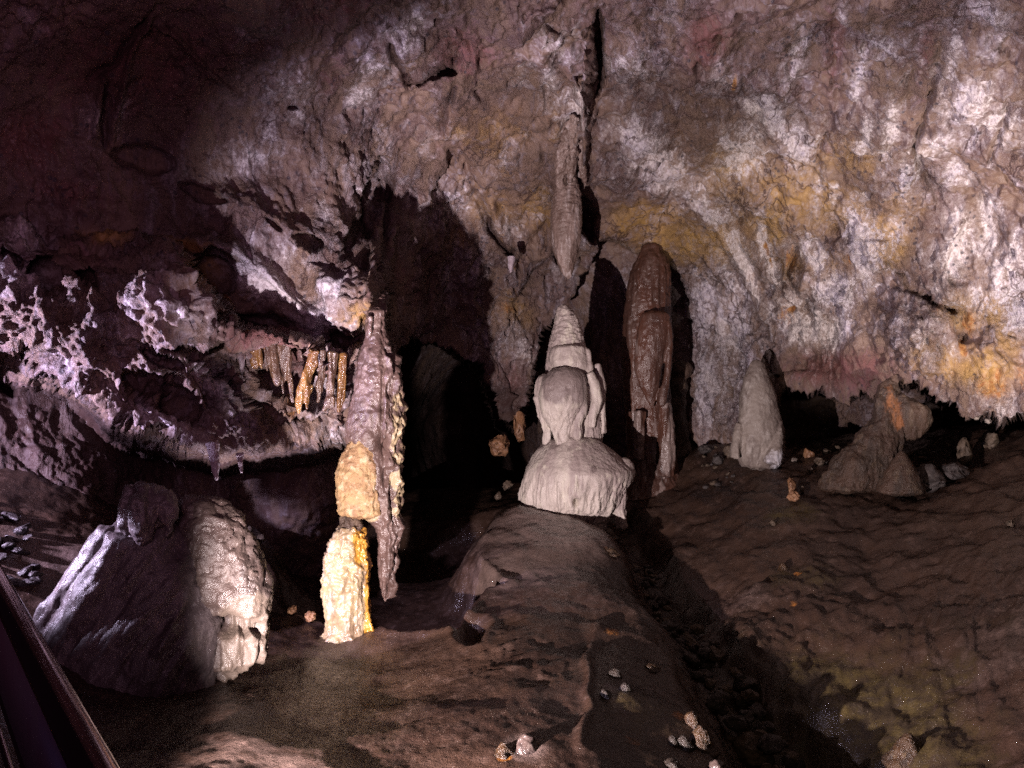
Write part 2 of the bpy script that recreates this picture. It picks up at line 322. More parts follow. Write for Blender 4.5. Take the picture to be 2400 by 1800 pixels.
CRACK = [([(365, 0), (330, 70), (270, 140), (200, 190)], 7, .12), ([(250, 190), (245, 300), (240, 360)], 8, .12), ([(1408, 0), (1404, 90), (1412, 180), (1396, 240)], 8, .45), ([(1362, 300), (1350, 390), (1352, 415)], 7, .6),
    ([(905, 85), (935, 160), (960, 200), (1060, 160), (1090, 110)], 9, .22), ([(1070, 190), (1050, 260), (1030, 330)], 9, .2), ([(1150, 500), (1150, 540), (1185, 590), (1200, 560)], 6, .3),
    ([(1080, 360), (1120, 460), (1150, 540)], 7, .14), ([(1280, 480), (1270, 540), (1255, 600)], 6, .12),
    ([(800, 420), (870, 560), (850, 660)], 14, .2), ([(930, 400), (905, 500), (905, 640)], 10, .22),
    ([(1965, 0), (1950, 120), (1965, 250), (1925, 340), (1915, 390)], 10, .09), ([(2210, 90), (2180, 220), (2150, 330), (2180, 430), (2220, 540)], 10, .10), ([(1960, 290), (2010, 350), (2060, 360), (2150, 290)], 8, .05),
    ([(2380, 190), (2330, 360), (2390, 480)], 9, .08), ([(1650, 60), (1640, 180), (1560, 260)], 10, .08), ([(1745, 160), (1735, 230), (1715, 265)], 5, .07),
    ([(2100, 660), (2180, 700), (2260, 740)], 6, .12), ([(1870, 560), (1855, 640), (1880, 700)], 6, .12), ([(2020, 540), (2120, 660), (2260, 730), (2270, 800)], 6, .08)]
HOLE = [(700, 895, 105, 34, 12, .55), (110, 640, 48, 34, 20, .55), (205, 655, 42, 30, 10, .5), (25, 610, 36, 22, 20, .35), (500, 640, 60, 50, 50, .5), (600, 745, 90, 14, 8, .5), (470, 820, 90, 20, 5, .3), (380, 840, 60, 18, 30, .3), (560, 880, 60, 12, 38, .35),
    (640, 960, 80, 14, 42, .4), (690, 840, 70, 26, 5, .7), (790, 820, 40, 40, 0, .6), (60, 850, 28, 40, 0, .4), (350, 900, 60, 20, 20, .3), (420, 950, 50, 20, 40, .3), (730, 560, 34, 15, 20, .35), (650, 520, 26, 10, 35, .18),
    (860, 490, 34, 90, 10, .45), (900, 420, 20, 60, 0, .3), (330, 370, 80, 26, 10, .16), (480, 450, 60, 14, 20, .12), (1378, 515, 18, 38, 0, .5), (1300, 590, 10, 26, 0, .5), (1050, 170, 24, 14, 0, .25), (1060, 380, 14, 26, 0, .2), (820, 560, 16, 50, 20, .3),
    (960, 660, 60, 100, 10, .3), (680, 250, 12, 8, 0, .12), (20, 880, 30, 50, 0, .4), (2260, 790, 12, 14, 0, .15)]
BUMP = [(2160, 800, 80, 95, 0, .38), (1270, 390, 60, 80, 0, .12), (1350, 200, 40, 60, 0, .1), (2030, 610, 40, 60, 0, .15), (1960, 700, 60, 50, 0, .18), (1880, 660, 40, 40, 0, .15), (2360, 640, 40, 60, 0, .15), (2330, 820, 60, 60, 0, .2),
    (1680, 300, 90, 50, 40, .12), (1820, 200, 60, 70, 0, .12), (2080, 220, 60, 80, 0, .12), (2300, 200, 60, 90, 0, .12), (1060, 260, 60, 80, 0, .2), (960, 130, 70, 50, 0, .25), (700, 330, 90, 60, 0, .15), (1100, 600, 60, 60, 0, .2), (1120, 700, 50, 60, 0, .2),
    (1420, 430, 80, 90, 0, .12), (1530, 330, 80, 60, 30, .12), (1780, 460, 80, 80, 0, .12), (2050, 450, 70, 70, 0, .12), (420, 700, 70, 90, -20, .3), (330, 680, 40, 60, 0, .18), (560, 660, 110, 30, 35, .1)]
wj = jit(60, 8, 21.0); wk = jit(60, 8, 31.0)
Uj, Vj = U + wj, V + wk
dark = np.zeros_like(U); dd = np.zeros_like(U)
def box(pts, r):
    a = np.array([p[:2] for p in pts]); i0, i1 = np.searchsorted(ug, (a[:, 0].min() - r, a[:, 0].max() + r)); j0, j1 = np.searchsorted(vg, (a[:, 1].min() - r, a[:, 1].max() + r))
    return slice(j0, j1), slice(i0, i1)
for pts, wd, am in RIDGE:
    s = box(pts, wd * 4 + 20); d, t = seg_dist(Uj[s], Vj[s], pts); dd[s] -= am * np.exp(-(d / wd) ** 2) * sst(0, .12, t + .04) * sst(1.04, .85, t)
for pts, wd, am in CRACK:
    s = box(pts, wd * 4 + 20); d, t = seg_dist(Uj[s], Vj[s], pts); g = np.exp(-(d / wd) ** 2) * sst(-.02, .15, t) * sst(1.02, .8, t); dd[s] += am * g; dark[s] += g * min(1, am * 3.5)
for u, v, ru, rv, an, am in HOLE:
    s = box([(u, v)], max(ru, rv) * 2.4); g = sst(.25, .7, ell(Uj[s], Vj[s], u, v, ru, rv, an)); dd[s] += am * g; dark[s] += g * .35
for u, v, ru, rv, an, am in BUMP:
    s = box([(u, v)], max(ru, rv) * 2.6); dd[s] -= am * ell(Uj[s], Vj[s], u, v, ru, rv, an)
D = D + dd
W = np.stack([(U - 1200) / F * D, D, ZC - (V - 900) / F * D], -1)
def blur(A, k):
    for ax in (0, 1):
        for _ in range(2):
            c_ = np.cumsum(np.pad(A, [(k + 1, k) if i == ax else (0, 0) for i in range(2)], 'edge').astype(np.float64), axis=ax); n_ = A.shape[ax]
            A = (np.take(c_, np.arange(2 * k + 1, 2 * k + 1 + n_), ax) - np.take(c_, np.arange(0, n_), ax)) / (2 * k + 1)
    return A
Db = blur(D, 7); Nn = grid_normals(np.stack([(U - 1200) / F * Db, Db, ZC - (V - 900) / F * Db], -1))
if (Nn[..., 1].mean() > 0): Nn = -Nn
# anisotropic rock relief: the grain runs down and to the right
c, s_ = math.cos(math.radians(24)), math.sin(math.radians(24))
Q = np.stack([W[..., 0] * c + W[..., 2] * s_, W[..., 1], (-W[..., 0] * s_ + W[..., 2] * c) * 0.45], -1)
Qv = np.stack([W[..., 0] * 1.0, W[..., 1] * .6, W[..., 2] * 0.22], -1)
rel = 0.20 * fbm(W, 0.75, 4) + 0.10 * (ridged(Q, 1.7, 5, .6) - .5) + 0.06 * fbm(Q, 4.5, 4) + 0.028 * fbm(W, 13, 3) + 0.09 * (ridged(Qv, 4.0, 4) - .5) * (.15 + .85 * ell(U, V, 1900, 650, 330, 190))
smooth = np.clip(ell(U, V, 560, 640, 120, 70, 35) + ell(U, V, 300, 200, 320, 210) + ell(U, V, 1560, 520, 180, 60, 10), 0, .8)
rel *= (1 - .6 * smooth)
pitn = perlin(W * 6.5 + 5.1); pit2 = perlin(W * 15.0 + 1.7); pit3 = perlin(W * 3.1 + 2.7)
pits = 0.10 * sst(.10, .5, pit3) + 0.06 * sst(.06, .40, pitn) + 0.045 * sst(.04, .34, pit2) + .02 * sst(0, .4, perlin(W * 29)) - 0.045 * ridged(W, 5.0, 5, .6)
craters = 0.07 * sst(.30, .55, pitn) * sst(700, 900, U)
rel = rel - leftpit * pits * .8 - craters + .07 * (ridged(Q, .8, 3) - .5) * sst(700, 1000, U)
# hanging fringes under the lips
fr = ridged(np.stack([W[..., 0] * 9, W[..., 1] * 2, W[..., 2] * 1.2], -1), 1, 3)
fz = sst(110, 10, np.abs(V - vlip + 40)) * sst(1750, 1850, U) + sst(90, 10, np.abs(V - 760)) * sst(1100, 1130, U) * sst(1300, 1260, U) + sst(70, 10, np.abs(V - 850)) * sst(2000, 2080, U) * 0
rel += 0.06 * (fr - .6) * np.clip(fz, 0, 1)
tw = np.clip(4 * inm * (1 - inm), 0, 1); tw = np.maximum(tw, np.clip(4 * out * (1 - out), 0, 1) * sst(960, 900, U)); rel = rel * (1 - .5 * blur(tw, 2))
W = W + Nn * rel[..., None] * (1 - .5 * out)[..., None]
# --- masks
def patches(lst, soft=1.0):
    r = np.zeros_like(U)
    for a in lst:
        s = box([a[:2]], max(a[2], a[3]) * 2.6); r[s] = np.maximum(r[s], a[5] * ell(Uj[s], Vj[s], a[0], a[1], a[2], a[3], a[4], soft))
    return r
cal = patches([(690, 190, 75, 70, 0, .8), (690, 268, 26, 30, 0, .9), (560, 380, 120, 60, -15, .75), (640, 330, 60, 70, 0, .6), (870, 170, 60, 60, 40, .7), (950, 60, 90, 50, -30, .7), (960, 110, 60, 60, 0, .6), (850, 210, 40, 60, 0, .8), (900, 340, 25, 70, 10, .7),
    (1000, 340, 50, 30, -30, .6), (1300, 100, 60, 60, -30, .75), (1285, 200, 25, 60, 0, .8), (1250, 150, 70, 50, -50, .5), (1350, 260, 40, 60, 20, .75), (1200, 360, 120, 30, -30, .35), (1050, 480, 80, 60, -20, .6), (1100, 620, 60, 50, 0, .5), (1050, 640, 40, 60, 0, .55),
    (1500, 330, 90, 40, 35, .75), (1560, 400, 120, 50, 35, .8), (1640, 480, 90, 30, 35, .6), (1480, 130, 50, 80, 20, .6), (1690, 165, 30, 60, 0, .7), (1570, 40, 50, 60, 0, .5), (1800, 280, 80, 26, 42, .95), (1870, 340, 60, 40, 60, .8), (1740, 360, 60, 70, 20, .8),
    (1870, 120, 30, 60, 10, .75), (1980, 50, 24, 60, -5, .7), (2010, 170, 20, 60, 5, .7), (2050, 120, 60, 50, 30, .5), (2090, 300, 18, 70, 10, .8), (2035, 310, 20, 50, 10, .7), (2220, 170, 30, 90, 0, .6), (2310, 40, 60, 40, 0, .9), (2330, 90, 60, 80, 0, .45), (2270, 240, 60, 60, 50, .8), (2200, 330, 40, 90, 70, .7),
    (2350, 300, 50, 60, 0, .5), (2230, 420, 60, 40, 20, .7), (2120, 430, 20, 60, 10, .5), (1920, 450, 20, 60, 10, .7), (1960, 460, 14, 50, 10, .7), (2300, 540, 40, 90, 10, .8), (2240, 590, 40, 90, 10, .95), (2350, 650, 50, 90, 0, .8), (2390, 740, 40, 40, 0, 1.1), (2290, 700, 50, 40, 0, .6),
    (2020, 565, 36, 80, -10, 1.2), (2030, 640, 26, 50, 0, 1.0), (1890, 580, 26, 40, 0, 1.1), (1960, 680, 60, 50, 0, 1.0), (1900, 760, 120, 50, 10, .95), (1860, 730, 60, 60, 0, .7), (1740, 620, 22, 90, -22, 1.1), (1790, 560, 14, 60, -10, .9), (1810, 640, 16, 60, -15, .9), (1920, 600, 20, 40, 0, .9),
    (1700, 780, 70, 160, -10, .85), (1680, 900, 50, 120, 0, .8), (1640, 700, 30, 60, 0, .75), (1980, 770, 80, 30, 0, .8), (2150, 790, 60, 60, 0, .45), (2100, 540, 30, 40, 0, .5),
    (640, 660, 150, 60, 35, 1.1), (730, 740, 60, 40, 30, 1.0), (560, 600, 90, 20, 30, .8), (780, 680, 50, 50, 0, .7), (700, 600, 90, 40, 40, .7), (760, 500, 40, 50, 0, .55), (820, 390, 60, 60, 0, .5), (600, 560, 60, 30, 20, .6),
    (60, 560, 70, 40, 20, .9), (30, 640, 90, 40, 20, .9), (180, 720, 90, 30, 35, .8), (360, 680, 60, 80, 0, .8), (430, 740, 70, 60, 40, .7), (300, 800, 180, 60, 30, .5), (520, 880, 150, 60, 20, .55), (600, 980, 120, 60, 40, .5), (200, 870, 150, 60, 30, .4), (400, 1000, 130, 40, 15, .5),
    (110, 100, 50, 60, 0, .35), (215, 270, 36, 60, 0, .75), (285, 250, 14, 90, 8, .7), (80, 50, 60, 40, 0, .3), (560, 110, 26, 60, 0, .5), (1190, 780, 40, 60, 0, .7), (1130, 790, 50, 60, 0, .5), (1180, 540, 60, 30, 0, .5), (1400, 700, 50, 90, 20, .45), (1360, 560, 30, 30, 0, .5), (1330, 640, 60, 30, 20, .4), (790, 1040, 60, 60, 0, .6), (740, 900, 60, 50, 0, .6)])
cal = cal - .14 * sst(220, 0, V) + .12 * sst(1350, 1600, U) + .10 * sst(500, 800, U) + .05  # crust thinned towards the top to imitate light falloff
cal -= .30 * ell(U, V, 330, 150, 330, 170) + .3 * ell(U, V, 2000, 880, 190, 50) + .25 * ell(U, V, 1090, 120, 90, 90) + .28 * ell(U, V, 1660, 90, 60, 90) + .15 * ell(U, V, 1150, 300, 200, 120)
och = patches([(1750, 420, 200, 120, 20, .5), (1900, 620, 160, 60, 0, .4), (1250, 300, 140, 140, 0, .3), (1600, 560, 160, 60, 10, .9), (1500, 510, 90, 40, 0, .9), (1900, 460, 160, 90, 20, .75), (1800, 520, 90, 60, 0, .7), (1980, 370, 120, 60, 0, .55), (2080, 560, 70, 80, 0, .8), (2120, 480, 60, 60, 0, .5), (1180, 340, 160, 120, 0, .35), (1150, 480, 90, 70, 0, .5), (1250, 480, 60, 100, 0, .5),
    (1620, 420, 130, 60, 30, .4), (2290, 730, 90, 50, 0, .8), (2280, 860, 120, 60, 0, .8), (2360, 800, 60, 90, 0, .5), (250, 560, 60, 24, 20, .8), (430, 575, 60, 20, 0, 1.0), (470, 640, 60, 50, 40, .6), (860, 740, 60, 30, 0, .8), (1200, 730, 50, 50, 0, .7), (2160, 830, 60, 60, 0, .45), (1650, 620, 60, 60, 0, .4), (1060, 560, 50, 60, 0, .4)])
rus = patches([(2330, 900, 50, 60, 0, .75), (2260, 870, 60, 22, 20, .5), (2390, 880, 30, 50, 0, .6), (1840, 740, 30, 40, 0, .7), (1860, 610, 18, 60, 5, .7), (1800, 600, 12, 60, -10, .6), (1990, 610, 10, 26, 0, .8), (2270, 760, 20, 50, 0, .7), (2200, 720, 30, 14, 0, .6), (720, 860, 30, 60, 15, .7), (630, 830, 26, 30, 30, .8), (800, 880, 24, 40, 0, .7), (690, 920, 40, 30, 40, .7),
    (560, 800, 30, 20, 40, .6), (250, 560, 50, 16, 0, .6), (430, 575, 60, 14, 10, .85), (520, 690, 14, 60, -35, .7), (1170, 560, 20, 40, 0, .55), (1210, 610, 40, 16, -30, .5), (1720, 190, 8, 40, 15, .7), (2260, 810, 14, 30, 0, .8), (1190, 720, 30, 20, 0, .6), (1530, 596, 16, 14, 0, 1.0), (870, 750, 40, 20, 0, .6)])
red = patches([(300, 150, 340, 190, 0, .62), (60, 330, 160, 130, 0, .7), (500, 300, 160, 90, 20, .4), (1090, 130, 120, 110, 0, .6), (1660, 80, 90, 110, 10, .7), (1950, 130, 34, 190, 0, .6), (2170, 120, 36, 190, 5, .55), (1930, 350, 40, 90, 20, .45), (2200, 430, 40, 120, -15, .5), (1850, 380, 30, 60, 45, .4), (1960, 860, 200, 70, 0, .72), (2340, 450, 90, 90, 0, .4), (200, 600, 140, 60, 20, .5), (150, 450, 200, 60, 20, .6),
    (1200, 900, 60, 100, 0, .6), (800, 0, 90, 60, 0, .6), (770, 180, 70, 120, 20, .5), (1030, 330, 30, 120, 20, .45), (640, 780, 160, 30, 0, .8), (720, 850, 120, 60, 0, .7), (980, 650, 100, 120, 0, .5), (2150, 700, 80, 30, 20, .3), (500, 1000, 300, 90, 10, .35), (1480, 70, 60, 90, 0, .4)])
dark = np.clip(dark, 0, 1) + 1.2 * sst(480, 330, U) * sst(-10, 30, V - vbot) + .8 * sst(880, 930, V) * sst(820, 900, U) * sst(1300, 1200, U)  # added terms put the shade under the ledge and of the void into colour
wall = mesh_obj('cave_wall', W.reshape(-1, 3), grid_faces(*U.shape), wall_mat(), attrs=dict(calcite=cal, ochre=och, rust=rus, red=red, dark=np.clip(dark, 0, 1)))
tag(wall, kind='structure')

# ================================================================ CAVE FLOOR (height field over x, y)
def gz(u, v, y): p = P3(u, v, y); return (p[0], p[1], p[2])
ctrl = [gz(*a) for a in [(1330, 1200, 9.9), (1200, 1195, 9.5), (1150, 1255, 8.8), (1240, 1300, 8.2), (1380, 1290, 8.4), (1440, 1260, 9.0), (1470, 1330, 8.2), (1350, 1400, 7.2), (1200, 1400, 7.2), (1170, 1460, 6.6), (1120, 1540, 6.0), (1350, 1500, 6.4), (1500, 1440, 7.0), (1250, 1600, 5.6), (1450, 1600, 5.7),
    (1570, 1560, 6.1), (1680, 1700, 5.2), (1600, 1800, 4.6), (1740, 1800, 4.7), (1400, 1800, 4.5), (1200, 1800, 4.5), (1050, 1700, 5.05), (930, 1500, 6.8), (1010, 1495, 6.7), (870, 1480, 7.0), (820, 1480, 7.1), (700, 1500, 6.9), (640, 1430, 7.6), (760, 1640, 5.6), (900, 1620, 5.8), (620, 1600, 5.7), (700, 1800, 4.4), (900, 1800, 4.4), (500, 1700, 4.9), (500, 1800, 4.3),
    (350, 1700, 4.8), (100, 1500, 5.2), (60, 1400, 5.6), (150, 1330, 6.0), (220, 1270, 6.4), (100, 1220, 6.5), (0, 1250, 5.9), (-100, 1200, 6.0), (60, 1100, 7.0), (-200, 1500, 4.5), (300, 1250, 7.2), (420, 1250, 8.0), (600, 1260, 8.6),
    (1500, 1280, 9.6), (1560, 1200, 10.2), (1620, 1120, 11), (1560, 1400, 8.2), (1640, 1300, 8.9), (1700, 1400, 7.9), (1760, 1250, 8.9), (1780, 1100, 10.4), (1700, 1130, 10.4), (1650, 1050, 11.5), (1880, 1130, 9.8), (1960, 1150, 9.4), (2160, 1145, 9.2), (2230, 1100, 9.4), (2300, 1050, 9.7), (2400, 1020, 9.6), (2400, 1150, 8.2), (2250, 1250, 7.9), (2000, 1270, 8.3),
    (1900, 1340, 7.8), (1800, 1360, 7.8), (1760, 1460, 7.2), (1790, 1560, 6.5), (1850, 1650, 6.0), (1920, 1760, 5.5), (1900, 1450, 7.0), (2050, 1420, 7.1), (2020, 1600, 6.1), (2100, 1750, 5.2), (2250, 1600, 5.7), (2400, 1400, 6.2), (2400, 1600, 5.2), (2400, 1800, 4.4), (2250, 1800, 4.7), (2600, 1500, 5.2), (2700, 1200, 6.8), (2800, 1800, 4.0)]]
ctrl += [(2.0, 1.0, 0.1), (-2, 1, 0.1), (0, 1, 0.1), (5, 1, 0.4), (-5, 1, 0.4), (0, 3, 0.1), (-2, 3, 0.12), (2, 3, 0.08), (0, 14, 0.3), (-2, 12.5, 0.1), (-4, 12, 0.4), (4, 12.2, 1.4), (6, 11.5, 1.6), (8, 10, 1.9), (9, 6, 1.4), (2, 13, 0.9), (-7, 8, 1.7), (-8, 4, 1.2), (-0.8, 11, 0.1)]
hf = rbf(ctrl)
yy = [2.2]
while yy[-1] < 15: yy.append(yy[-1] + min(0.030, max(0.013, yy[-1] ** 2 * 3.2 / 3768)))
yy = np.array(yy, np.float32); uu = np.arange(-700, 3150, 4.2, dtype=np.float32)
UU, YY = np.meshgrid(uu, yy); XX = (UU - 1200) / F * YY
# coarse grid for the interpolation
gx = np.arange(-16, 16.2, 0.2); gy = np.arange(0, 15.6, 0.2); GX, GY = np.meshgrid(gx, gy); GZ = hf(GX, GY)
def hfast(x, y):
    a = (x + 16) / .2; b = y / .2; ai = np.clip(a.astype(int), 0, len(gx) - 2); bi = np.clip(b.astype(int), 0, len(gy) - 2); fa = a - ai; fb = b - bi
    return GZ[bi, ai] * (1 - fa) * (1 - fb) + GZ[bi, ai + 1] * fa * (1 - fb) + GZ[bi + 1, ai] * (1 - fa) * fb + GZ[bi + 1, ai + 1] * fa * fb
def poly_in(X, Y, pts):
    """signed distance to a closed outline, positive inside"""
    d, _ = seg_dist(X, Y, pts + [pts[0]]); ins = np.zeros(X.shape, bool)
    for k in range(len(pts)):
        (x0, y0), (x1, y1) = pts[k][:2], pts[(k + 1) % len(pts)][:2]
        c_ = ((y0 > Y) != (y1 > Y)) & (X < (x1 - x0) * (Y - y0) / (y1 - y0 + 1e-12) + x0); ins ^= c_
    return np.where(ins, d, -d)
xy = lambda u, v, y: ((u - 1200) / F * y, y)
# sunken basin between the pale column and the mound, with curled rims
BASIN = [xy(*a) for a in [(640, 1300, 8.3), (650, 1400, 7.7), (760, 1440, 7.5), (860, 1490, 7.15), (930, 1492, 6.95), (990, 1495, 6.85), (1055, 1500, 6.65), (1075, 1450, 6.9), (1100, 1400, 7.2), (1130, 1365, 7.5), (1185, 1350, 7.6), (1150, 1325, 7.9), (1115, 1290, 8.2), (1118, 1240, 8.7), (1150, 1200, 9.3), (1200, 1150, 10.2), (1150, 1050, 13), (800, 1050, 13), (560, 1200, 10)]]
BITE = [xy(*a) for a in [(1060, 1495, 6.65), (1060, 1520, 6.45), (1090, 1530, 6.3), (1125, 1528, 6.3), (1135, 1490, 6.5), (1150, 1465, 6.7), (1130, 1440, 6.9), (1080, 1450, 6.9)]]
TRENCH = [xy(*a) for a in [(1450, 1200, 10.5), (1490, 1270, 9.5), (1530, 1360, 8.4), (1580, 1450, 7.6), (1640, 1530, 6.9), (1720, 1640, 6.2), (1800, 1730, 5.7), (1880, 1830, 5.1), (1950, 1950, 4.6)]]
def carve(X, Y, Z):
    wx = 0.10 * fbm(np.stack([X, Y, X * 0], -1), 1.6, 4); 
    d = poly_in(X + wx, Y + wx, BASIN); rd = 0.12 + 0.45 * sst(8.0, 8.9, Y); Z = Z - 0.60 * sst(-0.3 * rd, rd, d) + 0.03 * np.exp(-((d + .05) / .045) ** 2) * sst(8.6, 7.8, Y)
    d = poly_in(X + wx * .5, Y + wx * .5, BITE); Z = Z - 0.12 * sst(-0.03, 0.14, d) + 0.02 * np.exp(-((d + .04) / .035) ** 2)
    d, t = seg_dist(X + wx, Y, TRENCH); wd = 0.12 + 0.17 * t; Z = Z - (0.20 + .16 * t) * sst(2.6, 0.4, d / wd)
    return Z
def relief(X, Y, Z):
    Q = np.stack([X, Y, Z], -1)
    near = sst(3.0, 4.2, Y)
    nr = .45 + .55 * sst(4.5, 7.5, Y)
    r = 0.075 * fbm(Q, 0.9, 3) + nr * 0.022 * fbm(Q * np.array([1, .7, 1], np.float32), 4.5, 4) + nr * 0.007 * fbm(Q, 15, 3)
    # small rimstone terraces on the near slope
    tr = np.abs(perlin(Q * np.array([3.2, 9.0, 3.2], np.float32) + fbm(Q, 2, 2)[..., None])) ; tm = sst(.9, .2, np.hypot((X - .0) / .75, (Y - 6.0) / .75)) + .5 * sst(.9, .2, np.hypot((X - 3.9) / 1.6, (Y - 6.6) / 1.6))
    r = r + 0.018 * sst(.16, .0, tr) * np.clip(tm, 0, 1)
    # flowstone flutes on the right-hand slope
    wq = .5 * fbm(Q, 1.2, 3); fl = ridged(np.stack([(X * .85 - Y * .5) * 2.6 + wq, (X * .5 + Y * .85) * .6 + wq, X * 0], -1), 1, 5, .6); fm = sst(1.55, .6, np.hypot((X - 3.1) / 1.6, (Y - 5.9) / 1.2))
    r = r + 0.07 * (fl - .5) * fm + .05 * fbm(Q, 3.2, 4) * sst(1.2, 2.0, X)
    lm = sst(1.3, .4, np.hypot((X - 2.35), (Y - 7.3) / .8)); r = r + lm * 0.05 * np.abs(perlin(Q * 8))
    ch = sst(1.2, .2, np.hypot((X + .3) / 1.6, (Y - 4.9) / .5)); r = r + ch * (0.012 * ridged(Q, 6, 4) - .006)
    gully, _ = seg_dist(X + 0.05 * fbm(Q, 3, 2), Y, [xy(1400, 1450, 6.7), xy(1375, 1600, 5.8), xy(1385, 1700, 5.2), xy(1370, 1800, 4.7)]); r = r + 0.035 * np.exp(-(gully / .035) ** 2) - .03 * sst(0, .5, X - .62) * sst(6.6, 5.6, Y) * sst(2.2, 1.4, X)
    return Z + r * (0.35 + 0.65 * near)
ZZ = relief(XX, YY, carve(XX, YY, hfast(XX, YY)))
def ground(x, y):
    a = np.array([[x]], np.float32); b = np.array([[y]], np.float32); return float(relief(a, b, carve(a, b, hfast(a, b)))[0, 0])
PALE = [(1300, 1240, 9.0, 1.0, 1.1), (1220, 1330, 8.0, .9, .7), (620, 1790, 4.3, .8, .55), (700, 1650, 5.3, .8, .4), (120, 1330, 6.0, .7, .6), (1230, 1760, 4.7, .18, .9), (1150, 1500, 6.4, .9, .25), (1300, 1450, 6.8, .7, .25), (2400, 1500, 5.7, .9, .5), (2000, 1330, 7.7, 1.2, .2), (1760, 1380, 7.6, .35, .5), (2380, 1120, 8.4, .8, .3)]
OLI = [(1950, 1600, 6.0, 1.2, .75), (1870, 1350, 7.8, .5, .6), (2050, 1760, 5.2, .8, .9), (1500, 1700, 5.2, .5, .6), (1850, 1230, 9.0, .5, .6), (1600, 1780, 4.7, .4, .5)]
RUS = [(1435, 1500, 6.6, .12, .7), (1870, 1370, 7.8, .06, .9), (1860, 1420, 7.3, .07, .7), (1600, 1690, 5.3, .14, .7), (1180, 1770, 4.6, .06, 1.0), (1480, 1480, 6.8, .1, .5), (1750, 1740, 5.3, .08, .4), (1420, 1290, 8.5, .07, .8), (860, 1480, 7.1, .07, .7), (1480, 1750, 4.9, .1, .6)]
def blobs(L):
    r = np.zeros_like(XX)
    for u, v, y, s, a in L:
        x0, y0 = xy(u, v, y); r = np.maximum(r, a * np.exp(-((XX - x0) ** 2 + (YY - y0) ** 2) / s ** 2))
    return r
floor = mesh_obj('cave_floor', np.stack([XX, YY, ZZ], -1).reshape(-1, 3), grid_faces(*XX.shape), floor_mat(), attrs=dict(pale=blobs(PALE), olive=blobs(OLI), rust=blobs(RUS)))
tag(floor, kind='structure')

# ================================================================ FORMATIONS
def loft(sec, y, ratio=1.0, nth=72, yshift=None):
    """sec: (v, left u, right u) rows from top to bottom at distance y; ratio = depth / width; yshift(v) metres"""
    s = np.array([r[:3] for r in sec], float); n = max(14, int((s[-1, 0] - s[0, 0]) / F * y / 0.018))
    v = np.linspace(s[0, 0], s[-1, 0], n); L = np.interp(v, s[:, 0], s[:, 1]); R = np.interp(v, s[:, 0], s[:, 2])
    k = max(1, n // 40); ker = np.ones(2 * k + 1) / (2 * k + 1)
    L = np.convolve(np.pad(L, k, 'edge'), ker, 'valid'); R = np.convolve(np.pad(R, k, 'edge'), ker, 'valid')
    yc = np.full(n, float(y)) + (np.array([yshift(a) for a in v]) if yshift else 0)
    cx = ((L + R) / 2 - 1200) / F * yc; r = np.maximum((R - L) / 2 / F * yc, 0.002); z = ZC - (v - 900) / F * yc
    cap = np.minimum(1, np.sqrt(np.maximum(0.02, 1 - np.clip(1 - (np.arange(n) + .3) / 3.0, 0, 1) ** 2))); r *= cap; r *= cap[::-1]
    th = np.linspace(0, 2 * math.pi, nth, endpoint=False)
    V_ = np.stack([cx[:, None] + r[:, None] * np.cos(th), yc[:, None] + r[:, None] * ratio * np.sin(th), np.repeat(z[:, None], nth, 1)], -1).reshape(-1, 3)
    Fc = [f[::-1] for f in grid_faces(n, nth, True)]
    V_ = np.vstack([V_, [[cx[0], yc[0], z[0]]], [[cx[-1], yc[-1], z[-1]]]])
    tri = [[k_, (k_ + 1) % nth, len(V_) - 2] for k_ in range(nth)] + [[(n - 1) * nth + (k_ + 1) % nth, (n - 1) * nth + k_, len(V_) - 1] for k_ in range(nth)]
    return V_, [list(map(int, f)) for f in Fc] + tri
def ball(u, v, y, ru, rv, rd=None):
    """ellipsoid, radii in photograph px (depth radius in px too)"""
    rd = rd or ru; k = y / F; c_ = P3(u, v, y); n, m = 20, 28
    a = np.linspace(0.02, math.pi - .02, n)[:, None]; b = np.linspace(0, 2 * math.pi, m, endpoint=False)[None]
    V_ = np.stack([c_[0] + ru * k * np.sin(a) * np.cos(b), c_[1] + rd * k * np.sin(a) * np.sin(b), c_[2] + rv * k * np.cos(a) + 0 * b], -1).reshape(-1, 3)
    Fc = [list(map(int, f[::-1])) for f in grid_faces(n, m, True)]
    Fc += [list(range(m)), list(range((n - 1) * m, n * m))[::-1]]
    return V_, Fc
def rope(pts, y, ds=None):
    """tapering rope through (u, v, half width px[, y offset])"""
    P = []; 
    a = np.array([list(p) + [0] * (4 - len(p)) for p in pts], float); n = 40; t = np.linspace(0, len(a) - 1, n)
    b = np.stack([np.interp(t, np.arange(len(a)), a[:, i]) for i in range(4)], -1)
    ker = np.ones(5) / 5; b = np.stack([np.convolve(np.pad(b[:, i], 2, 'edge'), ker, 'valid') for i in range(4)], -1)
    th = np.linspace(0, 2 * math.pi, 16, endpoint=False); V_ = []
    for k in range(n):
        yy_ = y + b[k, 3]; c_ = P3(b[k, 0], b[k, 1], yy_); r = b[k, 2] / F * yy_ * (0.35 if k in (0, n - 1) else 1)
        d = b[min(k + 1, n - 1), :2] - b[max(k - 1, 0), :2]; d /= np.hypot(*d) + 1e-9
        sx, sz = d[1], d[0]     # sideways direction in x/z
        for q_ in th: V_.append([c_[0] + r * math.cos(q_) * sx, c_[1] + r * math.sin(q_), c_[2] + r * math.cos(q_) * sz])
    Fc = [list(map(int, f[::-1])) for f in grid_faces(n, 16, True)] + [list(range(16)), list(range((n - 1) * 16, n * 16))[::-1]]
    return np.array(V_), Fc
